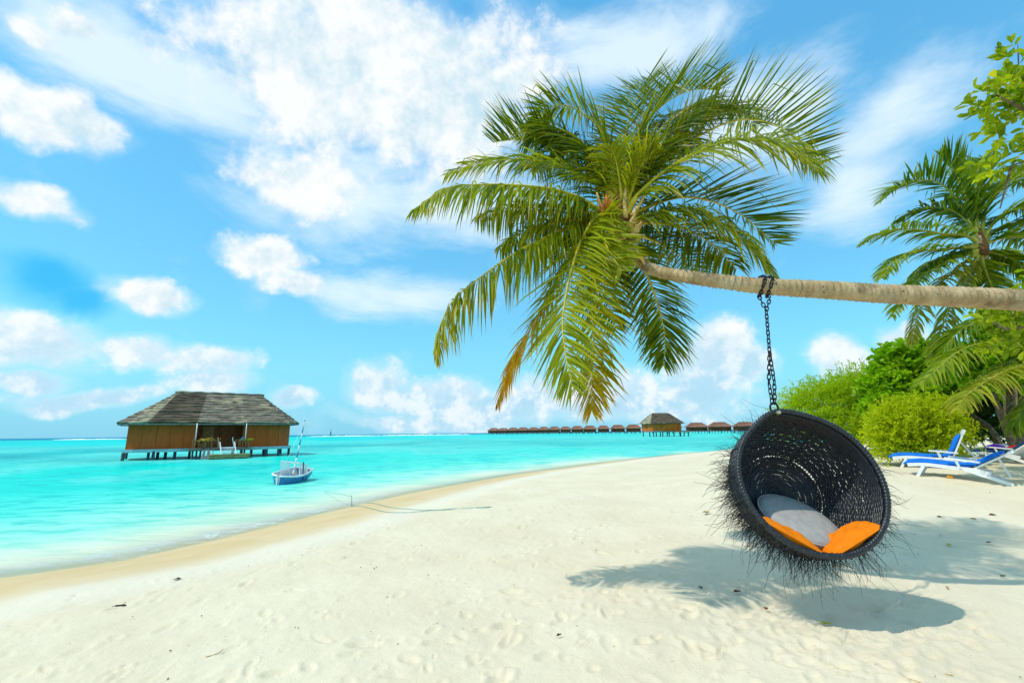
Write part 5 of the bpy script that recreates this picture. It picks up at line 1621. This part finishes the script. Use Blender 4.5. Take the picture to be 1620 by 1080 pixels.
LV = [(1167, 939, .085, .05, .3, 'leaf_brown', 'curled brown leaf on the sand left of the swing shadow'),
      (1212, 966, .06, .04, 1.2, 'leaf_brown', 'small reddish-brown leaf just in front of the swing fringe'),
      (1308, 990, .075, .035, -.5, 'leaf_yellow', 'bright yellow-green leaf at the front edge of the swing shadow'),
      (1502, 864, .10, .06, .6, 'leaf_yellow', 'yellow-green leaf in the palm shade right of the swing'),
      (1571, 816, .12, .07, .2, 'leaf_brown', 'brown leaf on open sand in front of the loungers'),
      (1540, 822, .09, .05, 1.5, 'leaf_olive', 'pale brown leaf beside the brown leaf before the loungers'),
      (1487, 819, .10, .045, 2.2, 'leaf_dark', 'dark leaf right of the swing fringe on lit sand'),
      (1588, 914, .06, .035, .2, 'leaf_dark', 'small dark leaf near the right edge in dappled shade'),
      (1499, 932, .05, .03, .9, 'leaf_olive', 'small olive leaf right above the swing shadow'),
      (1108, 932, .05, .035, 2.0, 'leaf_dark', 'tiny dark leaf left of the curled brown leaf'),
      (190, 962, .11, .05, .1, 'leaf_dark', 'dark leaf on dry sand at the left near the wet band'),
      (281, 918, .07, .04, .8, 'leaf_dark', 'tiny dark leaf at the edge of the wet sand on the left'),
      (1118, 812, .16, .08, .4, 'leaf_olive', 'olive leaf in the palm shade left of the swing'),
      (885, 1008, .045, .03, .7, 'leaf_dark', 'tiny dark leaf low in the middle of the foreground'),
      (1565, 860, .09, .045, .4, 'leaf_brown', 'reddish leaf in the shade at the right edge')]
for i, a in enumerate(LV):
    fallen(*a, seed=i)
q = catmull([on_ground(a, b_, .006) for a, b_ in ((1342, 1041), (1365, 1050), (1400, 1062), (1452, 1079), (1480, 1090))], 24)
mb = MB(); mb.tube(q, [.0042 * (1 - .5 * i / 23) for i in range(24)], 6); o = mb.build('dry_stem', 'straw', origin=q[0]); tag(o, 'long thin straw-coloured stem on the sand at the bottom right', 'twig')
for lab, P in (('small forked pale twig on the sand right of the long stem', [(1473, 1061), (1480, 1068), (1495, 1067), (1508, 1069)]), ('tiny grey twig on the sand left of the front shadow', [(1108, 1000), (1114, 1003), (1120, 1008)]), ('short brown twig lying on bright sand at lower left', [(325, 1040), (345, 1034), (352, 1028)])):
    q = catmull([on_ground(a, b_, .006) for a, b_ in P], 12); mb = MB(); mb.tube(q, .0032, 5)
    if 'forked' in lab:
        mb.tube([on_ground(1481, 1068, .006), on_ground(1477, 1078, .006)], .003, 5)
    o = mb.build('twig', 'straw', origin=q[0]); tag(o, lab, 'twig', 'twigs on the sand')

# small bits of coral, shell and plant matter scattered over the dry sand
rn = np.random.default_rng(77); VV = []; FF = []
while len(VV) < 420 * 5:
    a = rn.uniform(-.95, .95); r_ = 2.0 + 13 * rn.random() ** 1.4; x, y = r_ * math.sin(a), r_ * math.cos(a)
    if float(shore(np.array([x]), np.array([y]))[0]) < 3.4:
        continue
    z = gz(x, y) + .002; k_ = rn.uniform(.003, .0085) * (1 + .07 * r_); an = rn.uniform(0, 6.28); e = rn.uniform(.35, 1)
    o = len(VV)
    for q in range(4):
        t_ = an + q * math.pi / 2; rr_ = k_ * (1 if q % 2 else e) * rn.uniform(.7, 1.3)
        VV.append((x + rr_ * math.cos(t_), y + rr_ * math.sin(t_), z + rn.uniform(-.004, .003)))
    VV.append((x, y, z + k_ * rn.uniform(.5, .9)))
    FF += [(o, o + 1, o + 4), (o + 1, o + 2, o + 4), (o + 2, o + 3, o + 4), (o + 3, o, o + 4)]
t = NT('litter'); t.done(t.bsdf(t.mix(t.ramp(t.noise(3.0, 2), .4, .6), (0.10, 0.07, 0.04), (0.42, 0.30, 0.16)), .9, .1))
tag(np_mesh('beach_litter', np.array(VV), np.array(FF), 'litter'), 'tiny dark specks of plant and shell bits strewn over the dry sand', 'litter', None, 'stuff')
